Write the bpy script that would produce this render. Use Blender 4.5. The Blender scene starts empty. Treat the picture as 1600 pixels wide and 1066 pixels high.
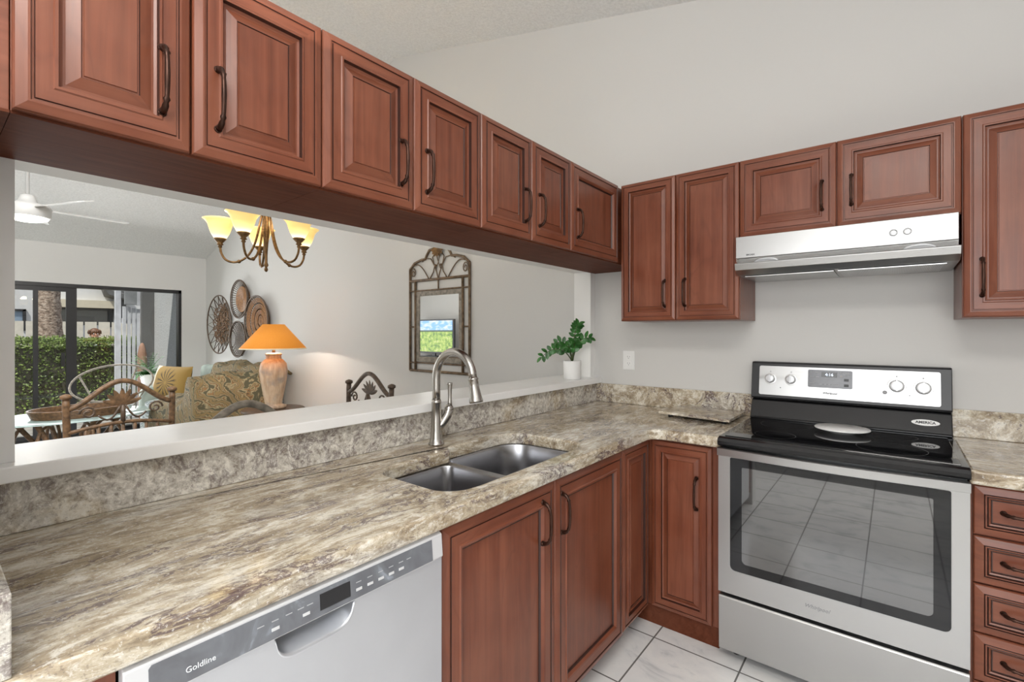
import bpy, bmesh, math, random
from math import sin, cos, pi, radians as R, sqrt
from mathutils import Vector as V, Matrix, noise
random.seed(7)
S = bpy.context.scene
COL = S.collection

# ---------------------------------------------------------------- camera
cd = bpy.data.cameras.new('camera'); cam = bpy.data.objects.new('camera', cd); COL.objects.link(cam)
cam.location = (1.51, -2.75, 1.35); cam.rotation_euler = (pi/2, 0, 0.674)
cd.sensor_width = 36; cd.lens = 748/1600*36; cd.shift_y = -13/1600; cd.clip_start = .02; cd.clip_end = 300
S.camera = cam
# ---------------------------------------------------------------- exposure, sky, sun, area lights
S.view_settings.view_transform = 'Standard'; S.view_settings.look = 'None'
S.view_settings.exposure = 0.31; S.view_settings.gamma = 1; S.view_settings.use_curve_mapping = False
W = bpy.data.worlds.new('sky'); S.world = W; W.use_nodes = True
wn = W.node_tree; bg = wn.nodes['Background']
sk = wn.nodes.new('ShaderNodeTexSky'); sk.sky_type = 'NISHITA'; sk.sun_disc = False; sk.sun_elevation = R(50); sk.sun_rotation = R(70)
mxs = wn.nodes.new('ShaderNodeMix'); mxs.data_type = 'RGBA'; mxs.inputs[0].default_value = .55; mxs.inputs[7].default_value = (2.6,2.6,2.6,1); wn.links.new(sk.outputs[0], mxs.inputs[6]); wn.links.new(mxs.outputs[2], bg.inputs[0]); bg.inputs[1].default_value = .16
def light(name, kind, loc, rot, power, color=(1,1,1), size=1, sy=None, spec=1):
    l = bpy.data.lights.new(name, kind); l.energy = power; l.color = color
    if kind == 'AREA':
        l.shape = 'RECTANGLE'; l.size = size; l.size_y = sy or size
    elif kind == 'SUN': l.angle = R(.6)
    else: l.shadow_soft_size = size
    l.specular_factor = spec
    o = bpy.data.objects.new(name, l); o.location = loc; o.rotation_euler = rot; COL.objects.link(o); return o
light('sun', 'SUN', (0,0,10), (R(30), 0, R(30)), 4.6, (1,.96,.88))
light('kitchen_rear_fill', 'AREA', (1.7,-4.1,1.55), (R(80),0,0), 37, (.98,.99,1), 2.0, 1.5)  # added fill from behind the camera, standing for an unseen window
light('kitchen_overhead_fill', 'AREA', (1.8,-3.3,2.84), (0,0,0), 34, (1,.97,.92), 1.3, .7)  # added overhead fill, paired with the unseen ceiling panel
light('kitchen_bounce_fill', 'AREA', (1.6,-3.1,2.1), (pi,0,0), 34, (1,.985,.965), 2.5, 2.2)  # added fill aimed upward to brighten the ceiling and upper walls
light('glass_door_daylight_fill', 'AREA', (-6.35,-1.7,1.1), (0,R(-74),0), 42, (.97,.99,1), 1.7, 2.4)  # fill area added inside the glass door to boost its daylight
light('living_far_wall_fill', 'AREA', (-1.0,-2.9,3.0), (0,R(64),0), 58, (1,.99,.97), 1.6, 1.2).data.spread = R(120)  # added free-floating fill aimed at the far living room wall

# ---------------------------------------------------------------- materials
MATS = {}
class NG:
    def __init__(s, name):
        s.m = bpy.data.materials.new(name); s.m.use_nodes = True; s.t = s.m.node_tree; s.n = s.t.nodes
        s.b = s.n['Principled BSDF']; MATS[name] = s.m
    def node(s, typ, **k):
        n = s.n.new(typ)
        for a, v in k.items():
            if a.startswith('i_'): n.inputs[a[2:].replace('_', ' ')].default_value = v
            else: setattr(n, a, v)
        return n
    def l(s, a, b): s.t.links.new(a, b)
    def coord(s, scale=(1,1,1), kind='Object', rot=(0,0,0)):
        tc = s.node('ShaderNodeTexCoord'); mp = s.node('ShaderNodeMapping'); mp.inputs['Scale'].default_value = scale
        mp.inputs['Rotation'].default_value = rot
        s.l(tc.outputs[kind], mp.inputs[0]); return mp.outputs[0]
    def noise(s, vec, scale, detail=4, rough=.5, dist=0):
        n = s.node('ShaderNodeTexNoise', i_Scale=scale, i_Detail=detail, i_Roughness=rough, i_Distortion=dist); s.l(vec, n.inputs['Vector']); return n
    def ramp(s, fac, stops, interp='LINEAR'):
        r = s.node('ShaderNodeValToRGB'); r.color_ramp.interpolation = interp; e = r.color_ramp.elements
        while len(e) < len(stops): e.new(.5)
        for i, (p, c) in enumerate(stops):
            e[i].position = p; e[i].color = (c[0], c[1], c[2], 1) if hasattr(c, '__len__') else (c, c, c, 1)
        s.l(fac, r.inputs[0]); return r.outputs[0]
    def mix(s, fac, a, b, mode='MIX'):
        m = s.node('ShaderNodeMix', data_type='RGBA', blend_type=mode)
        for i, v in ((0, fac), (6, a), (7, b)):
            if hasattr(v, 'links'): s.l(v, m.inputs[i])
            elif i == 0: m.inputs[0].default_value = v
            else: m.inputs[i].default_value = (*v, 1)
        return m.outputs[2]
    def math(s, op, a, b=0.0):
        m = s.node('ShaderNodeMath', operation=op)
        for i, v in enumerate((a, b)):
            if hasattr(v, 'links'): s.l(v, m.inputs[i])
            else: m.inputs[i].default_value = v
        return m.outputs[0]
    def bump(s, h, strength=.2, dist=.01):
        b = s.node('ShaderNodeBump', i_Strength=strength, i_Distance=dist); s.l(h, b.inputs['Height']); s.l(b.outputs[0], s.b.inputs['Normal'])
    def set(s, base=None, rough=.5, metal=0, **k):
        if base is not None:
            if hasattr(base, 'links'): s.l(base, s.b.inputs['Base Color'])
            else: s.b.inputs['Base Color'].default_value = (*base, 1)
        if hasattr(rough, 'links'): s.l(rough, s.b.inputs['Roughness'])
        else: s.b.inputs['Roughness'].default_value = rough
        s.b.inputs['Metallic'].default_value = metal
        for a, v in k.items(): s.b.inputs[a.replace('_', ' ')].default_value = v
        return s.m
def plain(name, base, rough=.5, metal=0, var=.06, vs=9, bump=0, **k):
    g = NG(name); c = g.coord(); n = g.noise(c, vs, 3)
    lo = tuple(x*(1-var) for x in base); hi = tuple(min(1, x*(1+var)) for x in base)
    g.set(g.ramp(n.outputs[0], [(.3, lo), (.7, hi)]), rough, metal, **k)
    if bump: g.bump(g.noise(c, vs*8, 3).outputs[0], bump, .005)
    return g.m
def wood(name, along, tone=1.0):
    g = NG(name); sc = [38, 38, 38]; sc[along] = 1.6
    c = g.coord(tuple(sc)); c2 = g.coord((1, 1, 1))
    a = g.noise(c, 1.0, 6, .6, .6).outputs[0]; b = g.noise(c2, 5.0, 3, .5).outputs[0]
    sc3 = [9, 9, 9]; sc3[along] = 2.0
    w = g.noise(g.coord(tuple(sc3)), 1.0, 2, .5, 1.2).outputs[0]
    k = lambda q: tuple(x*tone for x in q)
    base = g.ramp(a, [(.25, k((.105,.026,.011))), (.5, k((.170,.046,.021))), (.78, k((.235,.075,.038)))])
    base = g.mix(g.ramp(b, [(.35, 0), (.7, .40)]), base, k((.27,.105,.062)))
    base = g.mix(g.ramp(w, [(.46, 0), (.5, .22), (.54, 0)]), base, k((.09,.025,.014)))
    g.set(base, g.ramp(a, [(.2, .27), (.8, .40)]), Coat_Weight=.15, Coat_Roughness=.2, Specular_IOR_Level=.4)
    g.bump(a, .05, .002); return g.m
WV = wood('cherry_wood_vertical_grain', 2); WX = wood('cherry_wood_grain_along_x', 0); WY = wood('cherry_wood_grain_along_y', 1)
GLZ = plain('dark_glaze_line', (.035,.012,.008), .4)
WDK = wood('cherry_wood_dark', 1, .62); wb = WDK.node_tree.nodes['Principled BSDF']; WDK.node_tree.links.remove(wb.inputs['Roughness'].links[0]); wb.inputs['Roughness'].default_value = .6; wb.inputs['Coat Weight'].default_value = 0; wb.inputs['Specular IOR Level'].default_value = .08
def granite(name, sc, pale=0.0, vn=.8, warp=.22):
    g = NG(name); c = g.coord(sc); iso = g.coord((1,1,1))
    wz = g.noise(c, 4.0, 3, .5)
    wadd = g.node('ShaderNodeVectorMath', operation='MULTIPLY_ADD'); g.l(wz.outputs['Color'], wadd.inputs[0]); wadd.inputs[1].default_value = (warp,)*3; g.l(c, wadd.inputs[2])
    vv = wadd.outputs[0]
    n1 = g.noise(vv, 9.0, 9, .72, .15).outputs[0]
    n2 = g.noise(vv, 3.4, 5, .6, .2).outputs[0]
    n3 = g.noise(vv, 30, 7, .75).outputs[0]
    n4 = g.noise(iso, 150, 3, .6).outputs[0]
    base = g.ramp(n1, [(.32, (.20,.145,.10)), (.41, (.34,.27,.18)), (.48, (.45,.375,.27)), (.54, (.58,.51,.39)), (.61, (.74,.70,.61)), (.72, (.54,.465,.35))])
    base = g.mix(g.ramp(n2, [(.46, 0), (.62, .5)]), base, (.33,.265,.17))
    p = g.noise(vv, 2.9, 4, .55).outputs[0]
    base = g.mix(g.ramp(p, [(.55-pale*.25, 0), (.64-pale*.22, .45+pale*.35)]), base, g.ramp(n3, [(.36, (.38,.365,.35)), (.5, (.56,.545,.51)), (.6, (.74,.72,.68))]))
    base = g.mix(g.ramp(n3, [(.38, .55), (.47, 0)]), base, (.17,.13,.095))
    base = g.mix(g.ramp(n3, [(.54, 0), (.62, .7)]), base, (.80,.77,.70))
    # short dark violet-brown veins gathered in patches
    msk = g.noise(vv, 3.4, 4, .6).outputs[0]
    v1 = g.math('ABSOLUTE', g.math('SUBTRACT', g.noise(vv, 7.0, 8, .72, .3).outputs[0], .5))
    base = g.mix(g.math('MULTIPLY', g.ramp(v1, [(0, 1), (.014, .9), (.034, 0)]), g.ramp(msk, [(.50, 0), (.56, vn)])), base, (.085,.052,.065))
    dk = g.noise(vv, 11, 7, .72, .2).outputs[0]
    base = g.mix(g.ramp(dk, [(.335, vn), (.385, 0)]), base, (.10,.065,.065))
    base = g.mix(g.ramp(n4, [(.32, .45), (.40, 0)]), base, (.13,.10,.09))
    base = g.mix(g.ramp(n4, [(.60, 0), (.68, .5)]), base, (.84,.82,.78))
    g.set(base, .09, Specular_IOR_Level=.6)
    return g.m
GRT = granite('granite_top', (2.5, .85, 2.5)); GRX = granite('granite_top_along_x', (1.0, 2.4, 2.4)); GRS = granite('granite_splash', (1.5, 1.5, 1.5), .7, .55, .15); GRB = granite('granite_splash_brown', (1.9, 1.9, 1.9), .0, .9, .2)
g = NG('wall_paint'); c = g.coord(); n = g.noise(c, 90, 3).outputs[0]
WALL = g.set((.615,.607,.590), .75); g.bump(n, .06, .003)
g = NG('textured_ceiling'); c = g.coord(); n = g.noise(c, 55, 5, .7).outputs[0]
CEIL = g.set(g.ramp(n, [(.35, (.68,.677,.668)), (.6, (.78,.777,.768))]), .9); g.bump(n, .55, .02)
WHT = plain('white_gloss_paint', (.86,.86,.85), .3, var=.02)
g = NG('marbled_floor_tile'); c = g.coord()
br = g.node('ShaderNodeTexBrick', offset=0.0, squash=1.0, i_Scale=1.0, i_Mortar_Size=.0035, i_Brick_Width=.35, i_Row_Height=.35, i_Mortar_Smooth=.1, i_Bias=0.0)
mp = g.node('ShaderNodeMapping'); mp.inputs['Location'].default_value = (-.678+.7, .58+.12, 0); g.l(c, mp.inputs[0]); g.l(mp.outputs[0], br.inputs[0])
cc = g.coord((1, 1.6, 1), rot=(0,0,.6)); a = g.noise(cc, 3.4, 8, .62, 1.4).outputs[0]
marb = g.ramp(a, [(.3, (.52,.535,.545)), (.46, (.74,.74,.735)), (.6, (.79,.785,.77)), (.72, (.64,.65,.655))])
br.inputs['Mortar'].default_value = (.16,.155,.15,1); g.l(marb, br.inputs['Color1']); g.l(marb, br.inputs['Color2'])
FLOOR = g.set(br.outputs[0], .16)
def steel(name, sc, base=(.62,.62,.61), r=(.24,.36)):
    g = NG(name); n = g.noise(g.coord(sc), 1, 2, .5).outputs[0]; mid = (r[0]+r[1])/2
    g.set(base, g.ramp(n, [(.3, mid-.02), (.7, mid+.02)]), 1.0, Anisotropic=.4); g.bump(n, .004, .0005); return g.m
STX = steel('brushed_steel_along_x', (2, 260, 260), (.50,.50,.495)); STY = steel('brushed_steel_along_y', (260, 2, 260)); STV = steel('brushed_steel_upright', (200,200,2), (.60,.60,.60), (.2,.3))
NICK = steel('brushed_nickel', (150,150,20), (.46,.44,.41), (.2,.3))
SINK = plain('sink_steel', (.40,.40,.415), .24, 1.0, var=.01, Anisotropic=.5)
SILV = plain('silver_plastic', (.70,.71,.73), .35, .3, var=.02)
DWS = plain('dishwasher_silver', (.64,.66,.70), .28, .75, var=.02)
PANEL = plain('grey_control_panel', (.16,.165,.18), .12, var=.25, vs=6)
g = NG('dishwasher_panel'); n = g.noise(g.coord(), 14, 4, .5, 1).outputs[0]; DWP = g.set(g.ramp(n, [(.35,(.13,.135,.15)),(.6,(.17,.18,.20)),(.75,(.34,.38,.43))]), .15)
BLK = plain('black_enamel', (.012,.012,.013), .12, var=.1); BLG = plain('black_ceramic_glass', (.006,.006,.007), .03, var=.1); BSG = plain('black_gloss_panel', (.010,.010,.011), .16, var=.1)
BLM = plain('black_satin', (.02,.02,.022), .35); BRZ = plain('antique_bronze', (.050,.022,.014), .3, .7, var=.3, vs=40)
OVG = plain('oven_door_glass', (.030,.030,.030), .02, var=.05, IOR=2.3)
FANW = plain('satin_white_fan_metal', (.50,.50,.49), .45, var=.02); WPL = plain('white_plastic', (.80,.80,.79), .3, var=.01); DKP = plain('dark_print', (.05,.05,.055), .5); BRG = plain('burner_print', (.05,.05,.05), .3); WPR = plain('white_print', (.75,.77,.8), .4)
GRL = plain('light_grey_print', (.42,.43,.45), .5); GRP = plain('grey_print', (.30,.30,.31), .5)
CERM = plain('white_ceramic', (.82,.82,.81), .4, var=.02)
LEAF = plain('glossy_leaf', (.035,.14,.028), .3, var=.5, vs=30); STEM = plain('plant_stem', (.05,.07,.02), .5)
FRN = plain('fern_leaf', (.05,.20,.03), .5, var=.5, vs=20)
SOIL = plain('soil', (.04,.025,.015), .9)
def emis(name, col, st):
    g = NG(name); g.set(col, .5); g.b.inputs['Emission Color'].default_value = (*col, 1); g.b.inputs['Emission Strength'].default_value = st; return g.m
g = NG('amber_glass_shade'); sz = g.node('ShaderNodeSeparateXYZ'); g.l(g.coord(), sz.inputs[0])
rr = g.ramp(g.math('MULTIPLY_ADD', sz.outputs[2], 8.5), [(0,(.38,.20,.045)),(.25,(.62,.44,.17)),(.48,(.80,.66,.42)),(.72,(.42,.31,.11)),(1,(.22,.145,.035))])
g.set((.8,.62,.32), .3); g.l(rr, g.b.inputs['Emission Color']); g.b.inputs['Emission Strength'].default_value = 2.3; SHADE = g.m
g = NG('orange_lamp_shade'); n = g.noise(g.coord(), 160, 2).outputs[0]; g.set((.55,.22,.03), .8)
g.l(g.ramp(n, [(.3,(.80,.22,.012)),(.7,(.95,.34,.03))]), g.b.inputs['Emission Color']); g.b.inputs['Emission Strength'].default_value = .30; LSH = g.m
BULB = emis('warm_bulb', (1,.83,.5), 6); FANL = emis('fan_light_lens', (1,.98,.93), 1.6); LED = emis('blue_white_digits', (.75,.85,1), 1.1); CFILL = emis('ceiling_fill_lens', (1,.97,.92), 1.2)  # last one is the glow of the added kitchen ceiling panel
LIN = plain('cream_shade_lining', (.85,.75,.55), .7)
BRASS = plain('antique_brass', (.20,.115,.05), .32, .85, var=.4, vs=60); BRDK = plain('dark_bronze_metal', (.10,.065,.04), .4, .7, var=.3, vs=50)
RAT = plain('rattan', (.16,.088,.042), .45, var=.5, vs=40, bump=.3); RATD = plain('dark_rattan', (.10,.065,.042), .45, var=.4, vs=40)
RATG = plain('grey_rattan', (.24,.21,.17), .5, var=.4, vs=40); COP = plain('copper_reed', (.27,.125,.04), .45, var=.5, vs=60)
MIRF = plain('mirror_frame_metal', (.17,.115,.070), .45, .4, var=.4, vs=30)
g = NG('mirror_glass'); MIR = g.set((.9,.9,.89), .0, 1.0)
g = NG('clay_lamp_base'); n = g.noise(g.coord((30,30,4)), 1, 5, .6).outputs[0]; n2 = g.noise(g.coord(), 9, 3).outputs[0]
CLAY = g.set(g.mix(g.ramp(n2, [(.5,0),(.68,.7)]), g.ramp(n, [(.3,(.36,.23,.14)),(.5,(.50,.36,.24)),(.7,(.62,.49,.35))]), (.24,.21,.19)), .55)
def fabric(name, cols, scale, flower=None):
    g = NG(name); c = g.coord()
    wz = g.noise(c, scale*.6, 3); wadd = g.node('ShaderNodeVectorMath', operation='MULTIPLY_ADD'); g.l(wz.outputs['Color'], wadd.inputs[0]); wadd.inputs[1].default_value = (.35,.35,.35); g.l(c, wadd.inputs[2])
    w = g.node('ShaderNodeTexWave', wave_type='BANDS', bands_direction='DIAGONAL', i_Scale=scale, i_Distortion=9.0, i_Detail=3.0, i_Detail_Scale=1.5); g.l(wadd.outputs[0], w.inputs[0])
    st = [(i/(len(cols)-1)*.9+.05, q) for i, q in enumerate(cols)]
    g.set(g.ramp(w.outputs['Fac'], st), .85); g.bump(g.noise(c, 200, 2).outputs[0], .1, .002); return g.m
SOFA = fabric('pale_leaf_fabric', [(.10,.13,.13),(.42,.46,.47),(.55,.58,.58),(.16,.19,.16)], 4)
SAGE = plain('sage_fabric', (.30,.35,.31), .9, var=.2); GRN = plain('grey_green_fabric', (.13,.135,.085), .9, var=.3)
THROW = fabric('tropical_print_throw', [(.20,.14,.06),(.085,.075,.04),(.23,.18,.09),(.30,.24,.14),(.04,.035,.02),(.25,.13,.045),(.15,.13,.075),(.31,.26,.15),(.07,.065,.035)], 3.4)
YEL = plain('straw_yellow_fabric', (.44,.34,.14), .9, var=.2)
CRM = plain('cream_fabric', (.66,.57,.44), .9)
g = NG('gold_flower_fabric'); c = g.coord(); gr = g.node('ShaderNodeSeparateXYZ'); g.l(c, gr.inputs[0])
ang = g.math('ARCTAN2', gr.outputs[2], gr.outputs[0]); nn = g.noise(c, 8, 2).outputs[0]
st = g.math('SINE', g.math('ADD', g.math('MULTIPLY', ang, 15.0), g.math('MULTIPLY', nn, 7.0)))
rad = g.math('POWER', g.math('ADD', g.math('POWER', g.math('ABSOLUTE', gr.outputs[0]), 2.0), g.math('POWER', g.math('ABSOLUTE', gr.outputs[2]), 2.0)), .5)
pet = g.math('MULTIPLY', g.ramp(st, [(.3, 0), (.62, 1)]), g.ramp(rad, [(.015, 0), (.03, 1), (.14, 1), (.19, 0)]))
GOLD = g.set(g.mix(pet, (.27,.165,.035), (.06,.036,.01)), .8)
GLS = NG('clear_glass'); t = GLS.t; mo = GLS.n['Material Output']; tr = GLS.node('ShaderNodeBsdfTransparent'); gl = GLS.node('ShaderNodeBsdfGlossy', i_Roughness=.0); fr = GLS.node('ShaderNodeFresnel', i_IOR=1.35); mx = GLS.node('ShaderNodeMixShader')
tr.inputs[0].default_value = (.97,.98,.975,1)
t.links.new(fr.outputs[0], mx.inputs[0]); t.links.new(tr.outputs[0], mx.inputs[1]); t.links.new(gl.outputs[0], mx.inputs[2]); t.links.new(mx.outputs[0], mo.inputs[0]); GLASS = GLS.m
g = NG('glass_table_top'); GTOP = g.set((.55,.68,.66), .02, Transmission_Weight=.35, Specular_IOR_Level=.9)
FRM = plain('black_door_frame', (.018,.018,.02), .35)
g = NG('hedge_leaf'); n = g.noise(g.coord(), 5, 3).outputs[0]; n2 = g.noise(g.coord(), 60, 2).outputs[0]
HLF = g.set(g.mix(g.ramp(n2, [(.45,0),(.65,.6)]), g.ramp(n, [(.3,(.06,.10,.03)),(.7,(.15,.22,.04))]), (.34,.42,.12)), .45)
HCO = plain('hedge_twigs', (.075,.07,.05), .9, var=.5, vs=30)
g = NG('palm_bark'); n = g.noise(g.coord((3,3,5)), 6, 5, .7).outputs[0]; BARK = g.set(g.ramp(n, [(.38,(.13,.09,.065)),(.5,(.34,.25,.19)),(.62,(.55,.45,.37))]), .9); g.bump(n, .8, .05)
g = NG('grey_stucco'); n = g.noise(g.coord(), 40, 5, .7).outputs[0]; STUC = g.set(g.ramp(n, [(.3,(.30,.305,.31)),(.7,(.52,.525,.53))]), .95); g.bump(n, .6, .02)
HSE = plain('white_stucco', (.60,.60,.60), .9, var=.04); FAS = plain('cream_fascia', (.58,.52,.40), .8, var=.05); ROOFM = plain('dark_grey_eave', (.10,.10,.10), .8)
FEN = plain('beige_fence_board', (.60,.56,.48), .8, var=.08); WGR = plain('white_weathered_paint', (.55,.56,.60), .7, var=.12); GBX = plain('grey_panel', (.24,.25,.26), .6, var=.15)
DWN = plain('dark_window', (.09,.095,.10), .1); BWN = plain('blue_window', (.25,.33,.42), .1)
GRND = plain('patio_ground', (.26,.25,.235), .9, var=.35, vs=6, bump=.3); GRS_ = plain('grass', (.16,.24,.06), .9, var=.4, vs=20)
TERR = plain('terracotta', (.27,.15,.10), .7)
SKIN = plain('skin', (.62,.34,.24), .5, var=.05); HAIR = plain('auburn_hair', (.12,.055,.03), .5, var=.4, vs=60); SHRT = plain('grey_shirt', (.3,.33,.38), .9)
g = NG('tv_picture'); tz = g.node('ShaderNodeSeparateXYZ'); g.l(g.coord(), tz.inputs[0]); z = tz.outputs[2]
n = g.noise(g.coord(), 14, 4, .6).outputs[0]; nc = g.noise(g.coord((2,1,5)), 3, 5, .6).outputs[0]
gnd = g.ramp(n, [(.35,(.06,.16,.02)),(.48,(.28,.45,.05)),(.6,(.50,.62,.12)),(.72,(.65,.6,.4))])
sky = g.mix(g.ramp(nc, [(.45,0),(.65,.9)]), (.22,.50,.90), (.9,.93,.97))
pic = g.mix(g.ramp(z, [(.40,0),(.402,1)]), g.mix(g.ramp(z, [(.37,0),(.375,1)]), gnd, (.02,.06,.03)), sky)
g.set((0,0,0), .3); g.l(pic, g.b.inputs['Emission Color']); g.b.inputs['Emission Strength'].default_value = 1.0; TVP = g.m

# ---------------------------------------------------------------- mesh helpers
class MB:
    def __init__(s): s.v = []; s.f = []; s.mi = []; s.sm = []
    def add(s, vs, fs, mi=0, sm=False):
        o = len(s.v); s.v += [tuple(v) for v in vs]
        for i, f in enumerate(fs):
            s.f.append([o+k for k in f]); s.mi.append(mi[i] if isinstance(mi, (list, tuple)) else mi); s.sm.append(sm)
        return s
    def box(s, a, b, mi=0):
        x0,y0,z0 = [min(a[i],b[i]) for i in range(3)]; x1,y1,z1 = [max(a[i],b[i]) for i in range(3)]
        return s.add([(x0,y0,z0),(x1,y0,z0),(x1,y1,z0),(x0,y1,z0),(x0,y0,z1),(x1,y0,z1),(x1,y1,z1),(x0,y1,z1)],
              [(0,3,2,1),(4,5,6,7),(0,1,5,4),(1,2,6,5),(2,3,7,6),(3,0,4,7)], mi)
    def tube(s, pts, r, seg=8, mi=0, closed=False, flat=1.0):
        pts = [V(p) for p in pts]; n = len(pts); rs = r if hasattr(r, '__len__') else [r]*n
        vs = []; prev = None
        for i, p in enumerate(pts):
            if closed: t = pts[(i+1) % n]-pts[i-1]
            else: t = pts[min(i+1, n-1)]-pts[max(i-1, 0)]
            t.normalize()
            if prev is None:
                a = V((0,0,1)) if abs(t.z) < .9 else V((1,0,0)); u = t.cross(a).normalized()
            else: u = (prev-t*prev.dot(t)).normalized()
            prev = u; w = t.cross(u)
            for k in range(seg):
                an = 2*pi*k/seg; vs.append(p+u*cos(an)*rs[i]+w*sin(an)*rs[i]*flat)
        fs = []
        m = n if closed else n-1
        for i in range(m):
            j = (i+1) % n
            for k in range(seg): k2 = (k+1) % seg; fs.append((i*seg+k, i*seg+k2, j*seg+k2, j*seg+k))
        if not closed: fs.append(tuple(range(seg))[::-1]); fs.append(tuple((n-1)*seg+k for k in range(seg)))
        return s.add(vs, fs, mi, True)
    def lathe(s, prof, c=(0,0,0), seg=28, mi=0, axis='z', sx=1, sy=1, close=True):
        vs = []; n = len(prof)
        for (r, z) in prof:
            for k in range(seg):
                a = 2*pi*k/seg; x, y = r*cos(a)*sx, r*sin(a)*sy
                p = {'z': (x,y,z), 'y': (x,z,y), 'x': (z,x,y)}[axis]; vs.append((c[0]+p[0], c[1]+p[1], c[2]+p[2]))
        fs = []
        for i in range(n-1):
            for k in range(seg): k2 = (k+1) % seg; fs.append((i*seg+k, i*seg+k2, (i+1)*seg+k2, (i+1)*seg+k))
        if close:
            fs.append(tuple(range(seg))[::-1]); fs.append(tuple((n-1)*seg+k for k in range(seg)))
        return s.add(vs, fs, mi, True)
    def ball(s, c, r, seg=12, mi=0, sc=(1,1,1)):
        m = seg//2; vs = []; fs = []
        for i in range(m+1):
            t = pi*i/m
            for k in range(seg): a = 2*pi*k/seg; vs.append((c[0]+r*sc[0]*sin(t)*cos(a), c[1]+r*sc[1]*sin(t)*sin(a), c[2]+r*sc[2]*cos(t)))
        for i in range(m):
            for k in range(seg): k2 = (k+1) % seg; fs.append((i*seg+k, (i+1)*seg+k, (i+1)*seg+k2, i*seg+k2))
        return s.add(vs, fs, mi, True)
    def prism(s, poly, lift, mi=0, sm=False):
        """poly: list of 3d points; lift: vector"""
        n = len(poly); L = V(lift); vs = [V(p) for p in poly]+[V(p)+L for p in poly]
        fs = [tuple(range(n))[::-1], tuple(n+k for k in range(n))]+[(k, (k+1) % n, n+(k+1) % n, n+k) for k in range(n)]
        return s.add(vs, fs, mi, sm)
    def loft(s, rings, mi=0, sm=True, cap0=False, cap1=False):
        n = len(rings[0]); vs = [p for r in rings for p in r]; fs = []; ms = []
        for i in range(len(rings)-1):
            for k in range(n): k2 = (k+1) % n; fs.append((i*n+k, i*n+k2, (i+1)*n+k2, (i+1)*n+k)); ms.append(mi[i] if isinstance(mi, list) else mi)
        if cap0: fs.append(tuple(range(n))[::-1]); ms.append(ms[0])
        if cap1: fs.append(tuple((len(rings)-1)*n+k for k in range(n))); ms.append(ms[-2] if cap0 else ms[-1])
        return s.add(vs, fs, ms, sm)
    def grid(s, fn, nu, nv, mi=0, sm=True):
        vs = [fn(i/nu, j/nv) for j in range(nv+1) for i in range(nu+1)]
        fs = [(j*(nu+1)+i, j*(nu+1)+i+1, (j+1)*(nu+1)+i+1, (j+1)*(nu+1)+i) for j in range(nv) for i in range(nu)]
        return s.add(vs, fs, mi, sm)
def mkobj(name, mb, mats, off=(0,0,0), fixn=True):
    me = bpy.data.meshes.new(name); o = V(off)
    me.from_pydata([V(v)-o for v in mb.v], [], mb.f); 
    mats = mats if isinstance(mats, (list, tuple)) else [mats]
    for m in mats: me.materials.append(m)
    for i, p in enumerate(me.polygons): p.material_index = min(mb.mi[i], len(mats)-1); p.use_smooth = mb.sm[i]
    me.update()
    if fixn:
        bm = bmesh.new(); bm.from_mesh(me); bmesh.ops.recalc_face_normals(bm, faces=bm.faces); bm.to_mesh(me); bm.free()
    ob = bpy.data.objects.new(name, me); COL.objects.link(ob); return ob
def bevel(o, w=.003, seg=2):
    m = o.modifiers.new('bevel', 'BEVEL'); m.width = w; m.segments = seg; m.limit_method = 'ANGLE'; m.angle_limit = R(40); return o
def tag(o, label, cat, group=None, kind=None):
    if label: o['label'] = label
    if cat: o['category'] = cat
    if group: o['group'] = group
    if kind: o['kind'] = kind
    return o
class Thing:
    """world=True: part coordinates are world coordinates"""
    def __init__(s, name, label, cat, loc=(0,0,0), rz=0, group=None, world=True):
        s.o = bpy.data.objects.new(name, None); COL.objects.link(s.o); s.o.empty_display_size = .05
        s.o.location = loc; s.o.rotation_euler = (0,0,rz); tag(s.o, label, cat, group); s.off = loc if world else (0,0,0)
    def part(s, name, mb, mats, parent=None, bev=0, label=None, center=None):
        o = mkobj(name, mb, mats, s.off); o.parent = parent or s.o
        if bev: bevel(o, bev)
        if label: o['label'] = label
        return o
def single(name, mb, mats, label, cat, group=None, bev=0, kind=None, origin=(0,0,0)):
    o = mkobj(name, mb, mats, origin); o.location = origin
    if bev: bevel(o, bev)
    return tag(o, label, cat, group, kind)
def struct(name, mb, mats, parent=None, bev=0):
    o = mkobj(name, mb, mats)
    if parent: o.parent = parent
    else: o['kind'] = 'structure'
    if bev: bevel(o, bev)
    return o
def copy_tree(o, parent=None):
    c = o.copy(); COL.objects.link(c); c.parent = parent
    for ch in o.children: copy_tree(ch, c)
    return c
def text_mb(s, size, o, U, Vv, N, ext=.0006, align='CENTER', bold=0, shear=0):
    cu = bpy.data.curves.new('lettering', 'FONT'); cu.body = s; cu.size = size; cu.align_x = align; cu.align_y = 'CENTER'; cu.extrude = ext; cu.resolution_u = 3; cu.offset = bold; cu.shear = shear
    ob = bpy.data.objects.new('lettering', cu); me = bpy.data.meshes.new_from_object(ob)
    m = MB(); o, U, Vv, N = V(o), V(U), V(Vv), V(N)
    m.add([o+U*v.co.x+Vv*v.co.y+N*v.co.z for v in me.vertices], [tuple(p.vertices) for p in me.polygons])
    bpy.data.objects.remove(ob); bpy.data.meshes.remove(me); bpy.data.curves.remove(cu); return m
class Fr:
    def __init__(s, o, U, Vv, N): s.o, s.U, s.V, s.N = V(o), V(U), V(Vv), V(N)
    def __call__(s, u, v, n): return s.o+s.U*u+s.V*v+s.N*n

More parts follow.
